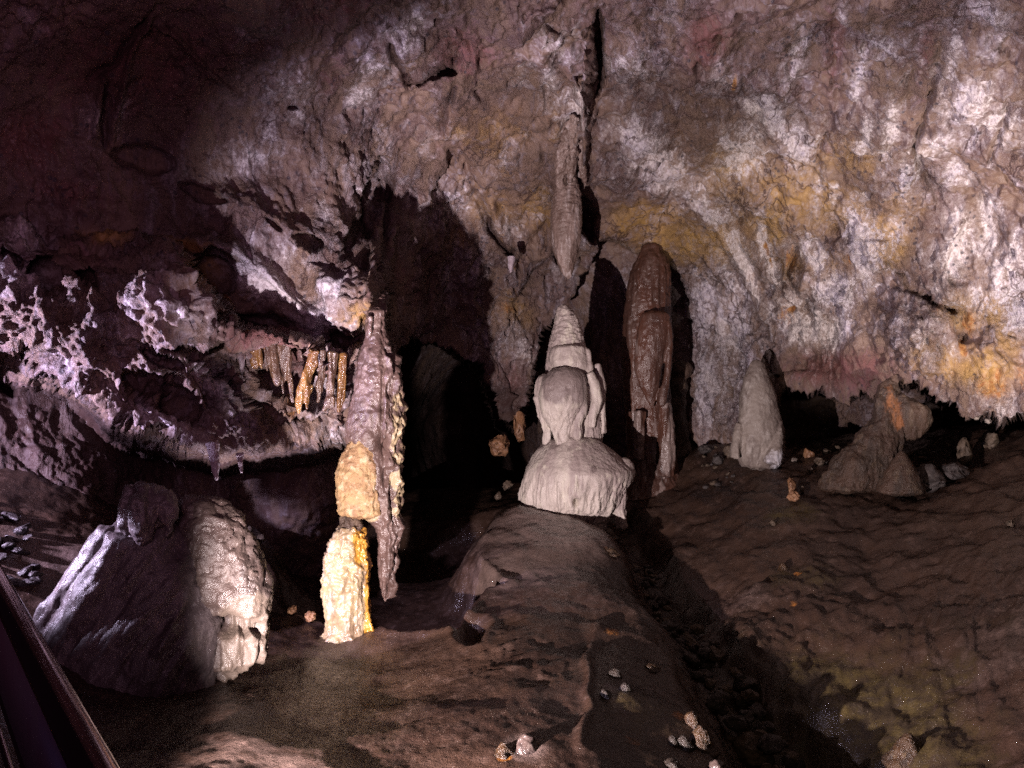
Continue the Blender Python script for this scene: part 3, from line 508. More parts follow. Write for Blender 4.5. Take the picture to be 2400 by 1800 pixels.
def fuse(name, pieces, voxel, disp, mat, parent=None, loc=None, attrs=None, smooth_it=0):
    """one continuous skin round all pieces, then relief along its normals"""
    Vs, Fs, k = [], [], 0
    for V_, F_ in pieces:
        Vs.append(V_); Fs += [[i + k for i in f] for f in F_]; k += len(V_)
    me = bpy.data.meshes.new(name); me.from_pydata(np.vstack(Vs).tolist(), [], Fs); me.update()
    o = bpy.data.objects.new(name, me); COL.objects.link(o)
    import bmesh
    bm = bmesh.new(); bm.from_mesh(me); bmesh.ops.recalc_face_normals(bm, faces=bm.faces); bm.to_mesh(me); bm.free()
    m1 = o.modifiers.new('r', 'REMESH'); m1.mode = 'VOXEL'; m1.voxel_size = voxel
    if smooth_it: m2 = o.modifiers.new('s', 'SMOOTH'); m2.iterations = smooth_it; m2.factor = .5
    dg = bpy.context.evaluated_depsgraph_get(); dg.update(); me2 = bpy.data.meshes.new_from_object(o.evaluated_get(dg))
    o.modifiers.clear(); o.data = me2; bpy.data.meshes.remove(me); me2.name = name
    n = len(me2.vertices); co = np.empty(n * 3, np.float32); me2.vertices.foreach_get('co', co); co = co.reshape(-1, 3)
    no = np.empty(n * 3, np.float32); me2.vertex_normals.foreach_get('vector', no); no = no.reshape(-1, 3)
    if attrs:
        for an, fn in attrs.items():
            a = me2.attributes.new(an, 'FLOAT', 'POINT'); a.data.foreach_set('value', np.asarray(fn(co, no), np.float32))
    co = co + no * np.asarray(disp(co, no))[:, None]
    if loc is None and parent is not None: loc = np.array(parent.location)
    if loc is not None: co = co - np.asarray(loc, np.float32)
    me2.vertices.foreach_set('co', co.astype(np.float32).ravel()); me2.materials.clear(); me2.materials.append(mat)
    me2.polygons.foreach_set('use_smooth', np.ones(len(me2.polygons), bool)); me2.update()
    if parent is not None: o.parent = parent
    elif loc is not None: o.location = tuple(loc)
    return o
def sc(P, a, b, c): return P * np.array([a, b, c], np.float32)
def pxv(P): return (ZC - P[:, 2]) / P[:, 1] * F + 900
def pxu(P): return P[:, 0] / P[:, 1] * F + 1200
FL = lambda P, f, ofs=0: ridged(sc(P, f, f, f * .10), 1, 3, ofs=ofs) - .55      # vertical flutes

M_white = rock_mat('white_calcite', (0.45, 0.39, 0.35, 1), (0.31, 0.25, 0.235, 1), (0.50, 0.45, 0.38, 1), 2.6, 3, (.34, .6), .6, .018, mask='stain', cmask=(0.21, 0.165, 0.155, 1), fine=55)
M_pend = rock_mat('grey_brown_calcite', (0.23, 0.165, 0.145, 1), (0.13, 0.085, 0.07, 1), (0.34, 0.28, 0.27, 1), 5, 4, (.3, .55), .6, .02, fine=50)
M_red = rock_mat('red_brown_flowstone', (0.095, 0.040, 0.026, 1), (0.055, 0.026, 0.019, 1), (0.12, 0.072, 0.058, 1), 2.5, 4, (.22, .45), .5, .02, fine=50, mask='pale', cmask=(0.19, 0.14, 0.125, 1))
M_plum = rock_mat('plum_brown_flowstone', (0.105, 0.066, 0.056, 1), (0.062, 0.037, 0.031, 1), (0.15, 0.105, 0.09, 1), 4, 2, (.25, .5), .5, .02, mask='pale', cmask=(0.30, 0.23, 0.14, 1), fine=40)
M_ochre = rock_mat('ochre_broken_stone', (0.31, 0.20, 0.095, 1), (0.19, 0.105, 0.05, 1), (0.38, 0.29, 0.18, 1), 5, 1, (.5, .8), .7, .02, fine=45)
M_pale = rock_mat('pale_wet_calcite', (0.30, 0.225, 0.125, 1), (0.18, 0.125, 0.08, 1), (0.33, 0.27, 0.20, 1), 4, 2, (.2, .4), .5, .015, mask='orange', cmask=(0.40, 0.20, 0.035, 1), fine=35)
M_grey = rock_mat('grey_flowstone', (0.235, 0.195, 0.17, 1), (0.14, 0.108, 0.095, 1), (0.30, 0.26, 0.235, 1), 3, 2, (.45, .7), .5, .02, fine=45, mask='pale', cmask=(0.48, 0.46, 0.50, 1))
M_orange = rock_mat('orange_brown_flowstone', (0.066, 0.036, 0.023, 1), (0.042, 0.026, 0.018, 1), (0.095, 0.062, 0.040, 1), 4.5, 2, (.42, .7), .8, .03, fine=45, mask='orange', cmask=(0.24, 0.095, 0.035, 1))
M_wetgold = rock_mat('wet_golden_drapery', (0.19, 0.095, 0.025, 1), (0.085, 0.038, 0.016, 1), (0.24, 0.15, 0.06, 1), 9, 5, (.12, .35), .6, .02, fine=50)
M_violet = rock_mat('grey_violet_flowstone', (0.115, 0.092, 0.095, 1), (0.065, 0.05, 0.052, 1), (0.16, 0.13, 0.13, 1), 3, 2, (.25, .5), .5, .02, fine=40)
M_lobe = rock_mat('mauve_grey_flowstone', (0.078, 0.055, 0.048, 1), (0.046, 0.032, 0.028, 1), (0.11, 0.083, 0.072, 1), 2.5, 2, (.25, .5), .6, .02, fine=40, mask='pale', cmask=(0.115, 0.088, 0.070, 1))

# ---- the white stalagmite in the middle
g = P3(1335, 1195, 9.95)
t = tag(empty('stalagmite', (g[0], g[1], g[2])), 'tall white stalagmite with cone, hooded bulb and wide dome, standing on the mound', 'stalagmite')
def d_cone(P, N_):
    v = pxv(P); up = sst(850, 780, v)
    return 0.020 * (ridged(sc(P, 11, 11, 26) + .25 * fbm(P, 6, 2)[:, None], 1, 4, .7) - .5) * (0.4 + up) + 0.016 * fbm(P, 15, 4) + 0.014 * FL(P, 12) * (1 - up)
fuse('cone', [loft([(714, 1312, 1328), (720, 1307, 1338), (735, 1303, 1348), (757, 1299, 1359), (784, 1291, 1366), (815, 1285, 1372), (851, 1279, 1384), (885, 1280, 1400), (933, 1290, 1411), (1010, 1300, 1415), (1050, 1300, 1410)], 10.05, .95)], .011, d_cone, M_white, t, attrs=dict(stain=lambda P, N_: .8 * ell(pxu(P), pxv(P), 1345, 720, 16, 22)))
collar = [loft([(806, 1300, 1366), (812, 1292, 1376), (830, 1287, 1380), (850, 1284, 1384), (872, 1300, 1386), (886, 1330, 1378)], 9.93, .9), ball(1379, 838, 9.85, 8, 21), ball(1378, 862, 9.85, 12, 20)]
fuse('collar', collar, .010, lambda P, N_: .014 * fbm(P, 9, 4) + .003 * fbm(P, 50, 2), M_white, t, attrs=dict(stain=lambda P, N_: .25 + 0 * P[:, 0]), smooth_it=3)
bulb = [loft([(860, 1300, 1352), (872, 1287, 1366), (890, 1272, 1374), (921, 1262, 1378), (945, 1262, 1376), (965, 1268, 1362), (985, 1277, 1350), (1005, 1288, 1342), (1022, 1300, 1338), (1040, 1300, 1345), (1058, 1285, 1365)], 9.72, .85),
    ball(1277, 915, 9.85, 26, 40), rope([(1262, 925, 14), (1270, 965, 12), (1284, 1010, 10), (1278, 1045, 9)], 9.82), rope([(1362, 935, 13, -.05), (1364, 960, 12, -.05), (1352, 990, 11, -.05), (1350, 1015, 13, -.05), (1352, 1034, 9, -.03)], 9.72),
    rope([(1378, 872, 12), (1392, 900, 14), (1400, 935, 13), (1388, 975, 12), (1386, 1005, 10)], 9.78), rope([(1398, 850, 10), (1408, 900, 12), (1410, 960, 9), (1412, 1020, 8)], 9.95), rope([(1290, 975, 8, -.02), (1300, 1010, 7, -.02), (1312, 1045, 10)], 9.66), ball(1316, 1050, 9.72, 22, 16)]
def d_bulb(P, N_):
    u, v = pxu(P), pxv(P); m = sst(955, 975, v) * sst(1045, 1020, v)
    return .016 * fbm(P, 5, 5) + .010 * FL(P, 8, 1) + m * .024 * FL(P, 16, 3) - .018 * (ell(u, v, 1292, 911, 8, 6) + ell(u, v, 1332, 909, 6, 6) + .8 * ell(u, v, 1345, 935, 12, 16)) + .014 * (ell(u, v, 1290, 911, 15, 10)) + .02 * ell(u, v, 1322, 935, 8, 14)
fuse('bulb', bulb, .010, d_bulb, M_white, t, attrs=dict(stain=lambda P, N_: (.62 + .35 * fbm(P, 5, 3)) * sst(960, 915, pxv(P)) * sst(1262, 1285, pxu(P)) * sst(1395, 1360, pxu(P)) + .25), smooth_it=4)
dome = [loft([(1018, 1300, 1385), (1031, 1280, 1405), (1047, 1263, 1424), (1070, 1248, 1452), (1094, 1234, 1482), (1105, 1231, 1487), (1125, 1227, 1481), (1148, 1222, 1466), (1168, 1219, 1456), (1186, 1226, 1450), (1203, 1240, 1438), (1225, 1256, 1428), (1260, 1262, 1424), (1290, 1262, 1424)], 9.9, .9), ball(1462, 1098, 9.8, 24, 26), rope([(1472, 1120, 12), (1458, 1150, 12), (1448, 1190, 14), (1462, 1240, 16)], 9.75)]
def d_dome(P, N_):
    u, v = pxu(P), pxv(P); m = sst(1108, 1150, v - 8 * fbm(sc(P, 3, 3, 0), 1, 2))
    return .022 * fbm(P, 2.6, 4) + .004 * fbm(P, 28, 3) + .010 * FL(P, 7, 2) + m * (.042 * FL(P, 11, 5) + .03 * fbm(sc(P, 8, 8, 1), 1, 3)) - .03 * sst(1190, 1215, v + 26 * fbm(sc(P, 2.5, 2.5, 0), 1, 3)) * sst(1440, 1400, u) - .16 * ell(u, v, 1351, 1180, 6, 10)
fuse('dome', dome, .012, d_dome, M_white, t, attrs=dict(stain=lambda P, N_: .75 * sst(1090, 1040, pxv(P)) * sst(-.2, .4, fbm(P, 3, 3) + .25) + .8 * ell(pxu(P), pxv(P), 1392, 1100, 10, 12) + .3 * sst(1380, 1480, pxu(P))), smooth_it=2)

# ---- the stalactite hanging above it
t = tag(empty('stalactite', P3(1350, 270, 9.5)), 'large grey brown spindle shaped stalactite pointing at the white stalagmite', 'stalactite')
def d_sp(P, N_):
    v = pxv(P); return .012 * (ridged(sc(P, 14, 14, 26), 1, 3) - .5) * sst(560, 500, v) + .022 * FL(P, 9, 2) * sst(500, 580, v) + .008 * fbm(P, 16, 3)
fuse('spindle', [loft([(395, 1308, 1350), (416, 1304, 1352), (452, 1297, 1361), (488, 1292, 1364), (524, 1290, 1364), (560, 1292, 1361), (594, 1299, 1356), (623, 1310, 1348), (645, 1321, 1341), (655, 1328, 1336)], 9.85, .9)], .010, d_sp, M_pend, t)
dr = [rope([(1376, 200, 22, -.95), (1362, 240, 24, -.85), (1350, 285, 24, -.65), (1336, 330, 24, -.4), (1330, 380, 24, -.15), (1328, 430, 20)], 9.85), rope([(1350, 270, 14, -.75), (1326, 330, 16, -.45), (1312, 390, 14, -.2), (1313, 452, 5, -.02)], 9.72), rope([(1345, 310, 14, -.45), (1338, 370, 15, -.2), (1336, 430, 7, -.08)], 9.68)]
fuse('drapery', dr, .012, lambda P, N_: .045 * FL(P, 10, 7) + .025 * fbm(P, 10, 4), M_pend, t, smooth_it=3)
t2 = tag(fuse('curtain', [rope([(1392, 180, 12, -.75), (1376, 250, 12, -.6), (1366, 310, 11, -.4), (1362, 360, 10, -.2), (1366, 410, 8, -.1), (1370, 448, 3)], 9.75), rope([(1380, 240, 12, -.6), (1390, 300, 15, -.3), (1394, 350, 14, -.05), (1392, 410, 9, .1)], 9.85)], .012, lambda P, N_: .04 * FL(P, 10, 9) + .022 * fbm(P, 10, 4), M_pend, None, loc=P3(1376, 240, 9.6)), 'narrow grey calcite curtain hanging right behind the spindle shaped stalactite', 'curtain')

# ---- red brown column
t = tag(empty('flowstone_column', P3(1520, 1120, 11.2)), 'tall red brown wet column joining the ceiling, right of the white stalagmite', 'column')
def d_red(P, N_):
    v = pxv(P); return .020 * FL(P, 9, 4) + .016 * fbm(P, 9, 4) + .012 * (ridged(sc(P, 12, 12, 20), 1, 3) - .5) * sst(760, 700, v)
pal = dict(pale=lambda P, N_: .85 * sst(.1, .6, fbm(sc(P, 5, 5, 1.2), 1, 3)) * sst(880, 1000, pxv(P)) + .5 * ell(pxu(P), pxv(P), 1493, 822, 7, 30) + .35 * sst(1475, 1460, pxu(P)))
fuse('shaft', [loft([(570, 1505, 1550), (592, 1503, 1552), (600, 1494, 1560), (613, 1486, 1569), (649, 1475, 1573), (694, 1468, 1571), (749, 1462, 1573), (794, 1459, 1577), (853, 1458, 1574), (907, 1460, 1568), (960, 1465, 1575), (1010, 1468, 1580), (1060, 1466, 1583), (1105, 1450, 1590), (1140, 1430, 1610), (1175, 1400, 1640)], 11.3, .75)], .014, d_red, M_red, t, attrs=pal)
fuse('front_lobe', [loft([(728, 1512, 1560), (736, 1502, 1570), (770, 1494, 1574), (815, 1488, 1568), (862, 1486, 1552), (905, 1498, 1545), (935, 1515, 1538), (958, 1526, 1532)], 10.95, .6), rope([(1562, 745, 9), (1570, 800, 8), (1566, 860, 7), (1560, 900, 9), (1552, 935, 12), (1548, 955, 8)], 10.9)], .013, lambda P, N_: .012 * FL(P, 10, 1) + .008 * fbm(P, 14, 3), M_red, t, attrs=pal, smooth_it=3)
fuse('lower_drape', [rope([(1556, 940, 14), (1560, 980, 18), (1562, 1030, 20), (1560, 1080, 24), (1560, 1120, 18)], 10.95), rope([(1500, 960, 14), (1496, 1010, 14), (1498, 1080, 12)], 10.98)], .014, lambda P, N_: .030 * FL(P, 9, 3) + .016 * fbm(P, 10, 4), M_red, t, attrs=dict(pale=lambda P, N_: .42 + .7 * fbm(sc(P, 5, 5, 1.5), 1, 3)), smooth_it=3)
tag(fuse('rock_knob', [ball(1596, 868, 11.85, 24, 26), ball(1590, 910, 11.85, 20, 40), rope([(1588, 930, 18), (1590, 980, 20), (1592, 1040, 26), (1596, 1090, 34)], 11.85)], .02, lambda P, N_: .04 * fbm(P, 5, 4) + .02 * FL(P, 7), M_orange, None, loc=P3(1610, 1040, 11.5), attrs=dict(orange=lambda P, N_: .2 + 0 * P[:, 0])), 'dark brown knobbly rock pillar in the shadow just right of the red column', 'rock')

# ---- broken column on the left and the stump under it
t = tag(empty('broken_column', P3(880, 770, 7.2)), 'plum brown broken column hanging from the left ledge down to a tapered tip', 'column')
def d_plum(P, N_):
    u, v = pxu(P), pxv(P); r = sst(880, 915, u + .10 * (v - 950) * 0)
    dr_ = fbm(sc(P, 13, 13, 6), 1, 3); return .018 * fbm(P, 8, 5) + .012 * (ridged(P, 12, 4, .6) - .5) + r * (.060 * np.maximum(dr_, -.5) + .035 * FL(P, 11, 6)) + .012 * FL(P, 5, 3) - .035 * ell(u, v, 897, 930, 4, 90) - .10 * ell(u, v, 905, 1045, 20, 28) - .07 * ell(u, v, 905, 1120, 8, 30) - .05 * ell(u, v, 922, 1150, 7, 40)
pcol = dict(pale=lambda P, N_: np.clip((.55 + 1.0 * fbm(P, 9, 3)) * sst(905, 935, pxu(P)) * sst(880, 960, pxv(P)) * sst(1250, 1180, pxv(P)) + .1 * sst(890, 915, pxu(P)) + .8 * sst(1090, 1120, pxv(P)) * sst(1235, 1215, pxv(P)) * sst(900, 870, pxu(P)), 0, 1))
fuse('shaft', [ball(884, 742, 7.3, 26, 30), ball(868, 716, 7.5, 22, 26), rope([(905, 690, 12, .2), (890, 730, 12), (896, 775, 8)], 7.25), rope([(868, 740, 8), (866, 775, 6), (866, 790, 3)], 7.1), loft([(720, 862, 900), (777, 852, 902), (802, 854, 906), (828, 844, 925), (854, 838, 936), (905, 831, 941), (956, 820, 944), (1007, 810, 946), (1040, 808, 943), (1060, 830, 942), (1110, 838, 940), (1161, 842, 940), (1212, 850, 938), (1235, 882, 938), (1275, 885, 936), (1315, 885, 932), (1366, 887, 925), (1400, 892, 918), (1414, 900, 910)], 7.2, .8)], .0085, d_plum, M_plum, t, attrs=pcol)
fuse('broken_block', [loft([(1018, 842, 872), (1028, 826, 884), (1040, 816, 888), (1059, 803, 888), (1085, 793, 888), (1110, 788, 890), (1161, 790, 892), (1195, 792, 896), (1214, 795, 898)], 7.1, .7)], .008, lambda P, N_: .020 * (ridged(P, 6, 4) - .5) + .012 * fbm(P, 20, 3) + .02 * FL(P, 12) * sst(850, 880, pxu(P)) * sst(1090, 1120, pxv(P)), M_ochre, t)
t = tag(empty('stalagmite', P3(815, 1470, 7.05)), 'pale yellow wet stump with a snapped off top under the broken column', 'stalagmite')
def d_st(P, N_): return .034 * (ridged(sc(P, 7, 7, 10), 1, 4, .6) - .5) * sst(1420, 1340, pxv(P)) + .024 * fbm(sc(P, 9, 9, 6), 1, 4) + .028 * FL(P, 8, 2) + .012 * fbm(P, 24, 3)
fuse('stump', [loft([(1232, 800, 850), (1246, 786, 856), (1279, 770, 864), (1315, 760, 866), (1366, 756, 867), (1417, 758, 867), (1453, 763, 868), (1474, 762, 872), (1490, 752, 884), (1510, 735, 905)], 7.05, .85), rope([(852, 1440, 12), (866, 1475, 9), (878, 1500, 5)], 7.0)], .0085, d_st, M_pale, t, attrs=dict(orange=lambda P, N_: .9 * ell(pxu(P), pxv(P), 845, 1275, 20, 60) + .8 * sst(850, 866, pxu(P)) + .1))
fuse('snapped_top', [loft([(1206, 800, 828), (1216, 796, 842), (1232, 798, 852), (1250, 803, 850)], 7.06, .8)], .008, lambda P, N_: .028 * (ridged(P, 9, 4) - .5) + .01 * fbm(P, 26, 3), M_orange, t, attrs=dict(orange=lambda P, N_: .15 + 0 * P[:, 0]))

# ---- the big hunched stalagmite at the left
t = tag(empty('stalagmite', P3(350, 1640, 5.4)), 'huge hunched stalagmite with a round head and a heavy lobe, left of the broken column', 'stalagmite')
def d_body(P, N_):
    u, v = pxu(P), pxv(P); return .04 * fbm(P, 1.8, 3) + .008 * fbm(P, 12, 4) + .05 * (ridged(np.stack([(P[:, 0] * .86 - P[:, 2] * .5) * 6, P[:, 1] * 2, (P[:, 0] * .5 + P[:, 2] * .86) * .9], -1), 1, 4) - .5)
fuse('body', [loft([(1215, 290, 380), (1240, 262, 420), (1280, 225, 440), (1328, 192, 470), (1400, 150, 500), (1460, 110, 520), (1540, 85, 520), (1620, 80, 500), (1720, 80, 490)], 5.45, .75), rope([(262, 1235, 26), (215, 1310, 36), (170, 1390, 42), (125, 1455, 40), (88, 1500, 34)], 5.35), rope([(280, 1250, 24, -.05), (250, 1340, 34, -.1), (205, 1430, 44, -.15), (150, 1530, 46, -.2), (110, 1640, 46, -.2)], 5.3), rope([(300, 1260, 26), (300, 1360, 40, -.05), (280, 1480, 50, -.1), (250, 1600, 60, -.15)], 5.3), rope([(130, 1400, 10), (108, 1425, 14), (95, 1450, 14)], 5.3)], .014, d_body, M_violet, t)
fuse('head', [ball(345, 1190, 5.38, 56, 58, 60), rope([(318, 1142, 22, .05), (298, 1180, 24), (296, 1225, 22), (306, 1258, 13)], 5.28), rope([(345, 1136, 24, .05), (338, 1180, 30, -.05), (336, 1235, 26, -.06), (334, 1276, 13, -.03)], 5.26), rope([(378, 1150, 22, .05), (396, 1190, 22), (396, 1230, 17), (388, 1264, 7)], 5.26)], .011, lambda P, N_: .040 * fbm(P, 4, 4) + .012 * fbm(P, 18, 4) + .03 * FL(P, 5) - .02 * ell(pxu(P), pxv(P), 352, 1190, 8, 60), M_violet, t, smooth_it=3)
def d_lobe(P, N_):
    u, v = pxu(P), pxv(P); sc_ = np.abs(perlin(sc(P, 9, 9, 15))); teeth = sst(1440, 1462, v) * sst(1505, 1480, v)
    return .020 * fbm(P, 3, 3) - .014 * sst(.12, 0, sc_) * sst(1440, 1400, v) + .022 * fbm(P, 9, 5) + .016 * FL(P, 5, 8) + sst(1420, 1460, v) * .085 * FL(sc(P, 1, 1, 1.4), 6.5, 2) - .10 * teeth * sst(-.15, .3, perlin(sc(P, 16, 16, 7))) - .02 * ell(u, v, 520, 1470, 40, 16)
fuse('lobe', [loft([(1157, 440, 486), (1163, 425, 505), (1174, 415, 530), (1217, 410, 569), (1289, 415, 607), (1337, 425, 627), (1386, 438, 638), (1434, 455, 632), (1463, 462, 627), (1500, 458, 628), (1540, 452, 624), (1556, 450, 600), (1580, 440, 540), (1615, 430, 490), (1640, 430, 470)], 5.6, .8)], .012, d_lobe, M_lobe, t, attrs=dict(pale=lambda P, N_: .85 * sst(1350, 1440, pxv(P)) * sst(470, 560, pxu(P))))

# ---- stalagmites on the right
t = fuse('stalagmite', [loft([(842, 1765, 1780), (856, 1756, 1790), (884, 1744, 1802), (929, 1734, 1818), (975, 1732, 1828), (1000, 1729, 1836), (1033, 1723, 1838), (1056, 1726, 1836), (1080, 1731, 1834), (1100, 1744, 1820)], 10.45, .85), rope([(1734, 990, 10, .1), (1728, 1030, 13, .05), (1722, 1075, 12)], 10.3), rope([(1822, 985, 12, .1), (1822, 1030, 16), (1806, 1088, 20, -.08)], 10.25)], .012, lambda P, N_: .016 * fbm(P, 6, 4) + sst(1030, 1060, pxv(P)) * .03 * FL(P, 7) + .006 * fbm(P, 25, 3), M_grey, None, loc=P3(1780, 1090, 10.4), attrs=dict(pale=lambda P, N_: .55 * sst(1000, 1080, pxv(P)) * sst(1755, 1830, pxu(P)) + .3 * fbm(P, 3, 3)))
tag(t, 'grey bullet shaped stalagmite standing alone on the brown slope before the wall', 'stalagmite')
t = tag(empty('stalagmite', P3(2080, 1130, 9.5)), 'orange brown stalagmite with a flat shelf lobe and a long dark skirt', 'stalagmite')
oc = dict(orange=lambda P, N_: .45 * ell(pxu(P), pxv(P), 2088, 940, 26, 60) + .45 * ell(pxu(P), pxv(P), 2110, 990, 12, 40) + .1)
fuse('peak', [loft([(888, 2080, 2090), (897, 2066, 2099), (912, 2056, 2108), (940, 2046, 2120), (975, 2040, 2128), (1010, 2020, 2124), (1045, 1990, 2112), (1080, 1955, 2098), (1120, 1930, 2085), (1150, 1920, 2075)], 9.5, .8)], .014, lambda P, N_: .045 * fbm(P, 4, 4) + .035 * FL(P, 6) + .012 * fbm(P, 18, 4), M_orange, t, attrs=oc)
fuse('shelf_lobe', [loft([(915, 2090, 2112), (934, 2086, 2138), (950, 2086, 2165), (965, 2086, 2176), (985, 2088, 2178), (1006, 2092, 2172), (1022, 2096, 2162), (1036, 2100, 2150)], 9.45, .8)], .013, lambda P, N_: .035 * fbm(P, 4, 4) + .030 * FL(P, 6) + .010 * fbm(P, 18, 4), M_orange, t, attrs=oc)
tag(fuse('stalagmite', [loft([(1056, 2108, 2118), (1075, 2094, 2132), (1101, 2078, 2146), (1130, 2062, 2158), (1160, 2050, 2170)], 9.0, .9)], .014, lambda P, N_: .02 * fbm(P, 5, 4), M_orange, None, loc=P3(2112, 1155, 9.0), attrs=dict(orange=lambda P, N_: 0 * P[:, 0])), 'low dull brown cone shaped stalagmite in front of the orange one', 'stalagmite')

# ---- stones
def stone(seed, rx, ry, rz, u, v, y, mat, label, group=None, name='stone', tilt=0, rough=.06, sink=.4, cat='stone', onground=True, z=None):
    import bmesh
    r_ = np.random.RandomState(seed); pts = r_.normal(size=(22, 3)); pts /= np.linalg.norm(pts, axis=1)[:, None]; pts *= r_.uniform(.82, 1.0, (22, 1)); pts *= (rx, ry, rz)
    bm = bmesh.new(); vs = [bm.verts.new(p) for p in pts]; r2 = bmesh.ops.convex_hull(bm, input=vs)
    bad = {e for e in r2['geom_interior'] + r2['geom_unused'] if isinstance(e, bmesh.types.BMVert)}
    if bad: bmesh.ops.delete(bm, geom=list(bad), context='VERTS')
    bmesh.ops.bevel(bm, geom=bm.edges[:], offset=min(rx, ry, rz) * .10, segments=2, affect='EDGES', clamp_overlap=True)
    bmesh.ops.triangulate(bm, faces=bm.faces[:]); bmesh.ops.subdivide_edges(bm, edges=bm.edges[:], cuts=2, use_grid_fill=True)
    bmesh.ops.recalc_face_normals(bm, faces=bm.faces)
    me = bpy.data.meshes.new(name); bm.normal_update(); co = np.array([v_.co[:] for v_ in bm.verts], np.float32); no = np.array([v_.normal[:] for v_ in bm.verts], np.float32)
    co += no * (rough * min(rx, ry, rz) * 4 * fbm(co / max(rx, ry, rz), 2.5, 4, ofs=seed * .37))[:, None]
    for v_, c_ in zip(bm.verts, co): v_.co = c_
    bm.to_mesh(me); bm.free(); me.polygons.foreach_set('use_smooth', np.ones(len(me.polygons), bool)); me.materials.append(mat)
    o = bpy.data.objects.new(name, me); COL.objects.link(o); p = P3(u, v, y)
    zz = z if z is not None else (ground(p[0], p[1]) + rz * (1 - sink) if onground else p[2])
    o.location = (p[0], p[1], zz); o.rotation_euler = (r_.uniform(-.2, .2), math.radians(tilt), r_.uniform(0, 6.28))
    return tag(o, label, cat, group)
M_sgrey = rock_mat('dark_grey_limestone', (0.058, 0.046, 0.044, 1), (0.035, 0.028, 0.027, 1), (0.085, 0.068, 0.06, 1), 6, 1, (.5, .8), .6, .02, fine=40)
M_chip = rock_mat('wet_black_shard', (0.035, 0.028, 0.03, 1), (0.02, 0.016, 0.017, 1), (0.05, 0.04, 0.04, 1), 6, 1, (.3, .6), .6, .02, fine=40)
M_stan = rock_mat('clay_coated_stone', (0.10, 0.07, 0.048, 1), (0.06, 0.042, 0.03, 1), (0.14, 0.10, 0.07, 1), 6, 1, (.5, .8), .6, .02, fine=40)
M_swhite = rock_mat('white_stone', (0.28, 0.23, 0.20, 1), (0.2, 0.16, 0.14, 1), (0.32, 0.28, 0.25, 1), 8, 1, (.5, .8), .5, .01, fine=50)
M_srust = rock_mat('rusty_stone', (0.24, 0.12, 0.06, 1), (0.16, 0.08, 0.045, 1), (0.33, 0.19, 0.10, 1), 6, 1, (.3, .6), .6, .02, fine=40)
tr = np.array(TRENCH); k0 = 0
r_ = np.random.RandomState(11)
bands = [('small dark stone in the narrow upper end of the gully', 'small tan stone in the narrow upper end of the gully'), ('dark grey stone in the middle stretch of the gully', 'clay coated tan stone in the middle stretch of the gully'), ('large dark grey stone at the wide lower end of the gully', 'clay coated tan stone at the wide lower end of the gully')]
for k in range(120):
    tt = (k + .5) / 120; tp = .16 + .72 * tt; f = tp * (len(tr) - 1); i = int(f); c_ = tr[i] * (1 - f + i) + tr[min(i + 1, len(tr) - 1)] * (f - i)
    x = c_[0] + r_.uniform(-.2, .2) * (.35 + 1.0 * tp); y = c_[1] + r_.uniform(-.15, .15); s = r_.uniform(.035, .085) * (.6 + .9 * tp) * (1.3 if k % 7 == 0 else 1)
    b_ = 0 if tt < .35 else 1 if tt < .68 else 2; g_ = r_.rand() < .6
    zb = ground(c_[0], c_[1]) + s * .3 + (.09 if k % 3 == 0 else .03) * (.4 + tp)
    stone(100 + k, s * r_.uniform(.8, 1.5), s * r_.uniform(.7, 1.2), s * r_.uniform(.5, .9), x / y * F + 1200, 0, y, M_sgrey if g_ else M_stan, bands[b_][0 if g_ else 1], ('dark' if g_ else 'tan') + ' stones in the ' + ('upper', 'middle', 'lower')[b_] + ' gully', tilt=r_.uniform(-25, 25), z=zb)
stone(1, .10, .10, .22, 2262, 1030, 9.5, M_stan, 'tilted grey slab of stone right of the orange brown stalagmite', tilt=18, sink=.4)
stone(2, .10, .08, .12, 2322, 1025, 9.6, M_stan, 'grey brown block leaning behind the tilted slab', sink=.3)
stone(3, .045, .04, .045, 2316, 986, 9.5, M_swhite, 'small white cube like stone on top of the grey block', onground=False)
stone(4, .05, .04, .05, 2288, 975, 9.5, M_swhite, 'small pale pointed stone on top of the tilted slab', onground=False)
stone(5, .22, .2, .20, 2175, 1085, 9.1, M_sgrey, 'rounded lumpy grey boulder beside the low brown cone', name='boulder', cat='boulder', sink=.35)
stone(6, .18, .16, .16, 2238, 1085, 9.1, M_sgrey, 'dimpled grey violet boulder right of the rounded lumpy boulder', name='boulder', cat='boulder', sink=.3)
stone(7, .07, .06, .05, 2110, 1050, 9.2, M_sgrey, 'small blue grey stone between the orange stalagmite and the boulder')
stone(8, .06, .05, .03, 2218, 1022, 9.6, M_swhite, 'flat whitish stone chip lying behind the boulders')
stone(9, .07, .06, .12, 1856, 1128, 9.5, M_srust, 'reddish upright stump of stone on the brown slope', sink=.1)
stone(10, .085, .07, .08, 1861, 1155, 9.3, M_srust, 'squat rusty stone at the foot of the reddish upright stump', sink=.2)
stone(11, .035, .03, .06, 1881, 1120, 9.5, M_stan, 'thin pointed tan stone beside the reddish stump')
stone(12, .19, .18, .19, 1172, 1045, 11.5, M_srust, 'round orange brown boulder in the dark hollow behind the white stalagmite', name='boulder', cat='boulder', onground=False)
stone(13, .15, .14, .26, 1218, 1000, 11.9, M_srust, 'upright rusty boulder leaning beside the round orange one', name='boulder', cat='boulder', onground=False)
stone(14, .10, .09, .09, 1192, 1140, 10.4, M_stan, 'pale angular stone left of the white dome', onground=False)
stone(15, .06, .05, .06, 1168, 1162, 10.2, M_stan, 'small round stone beside the pale angular stone', onground=False)
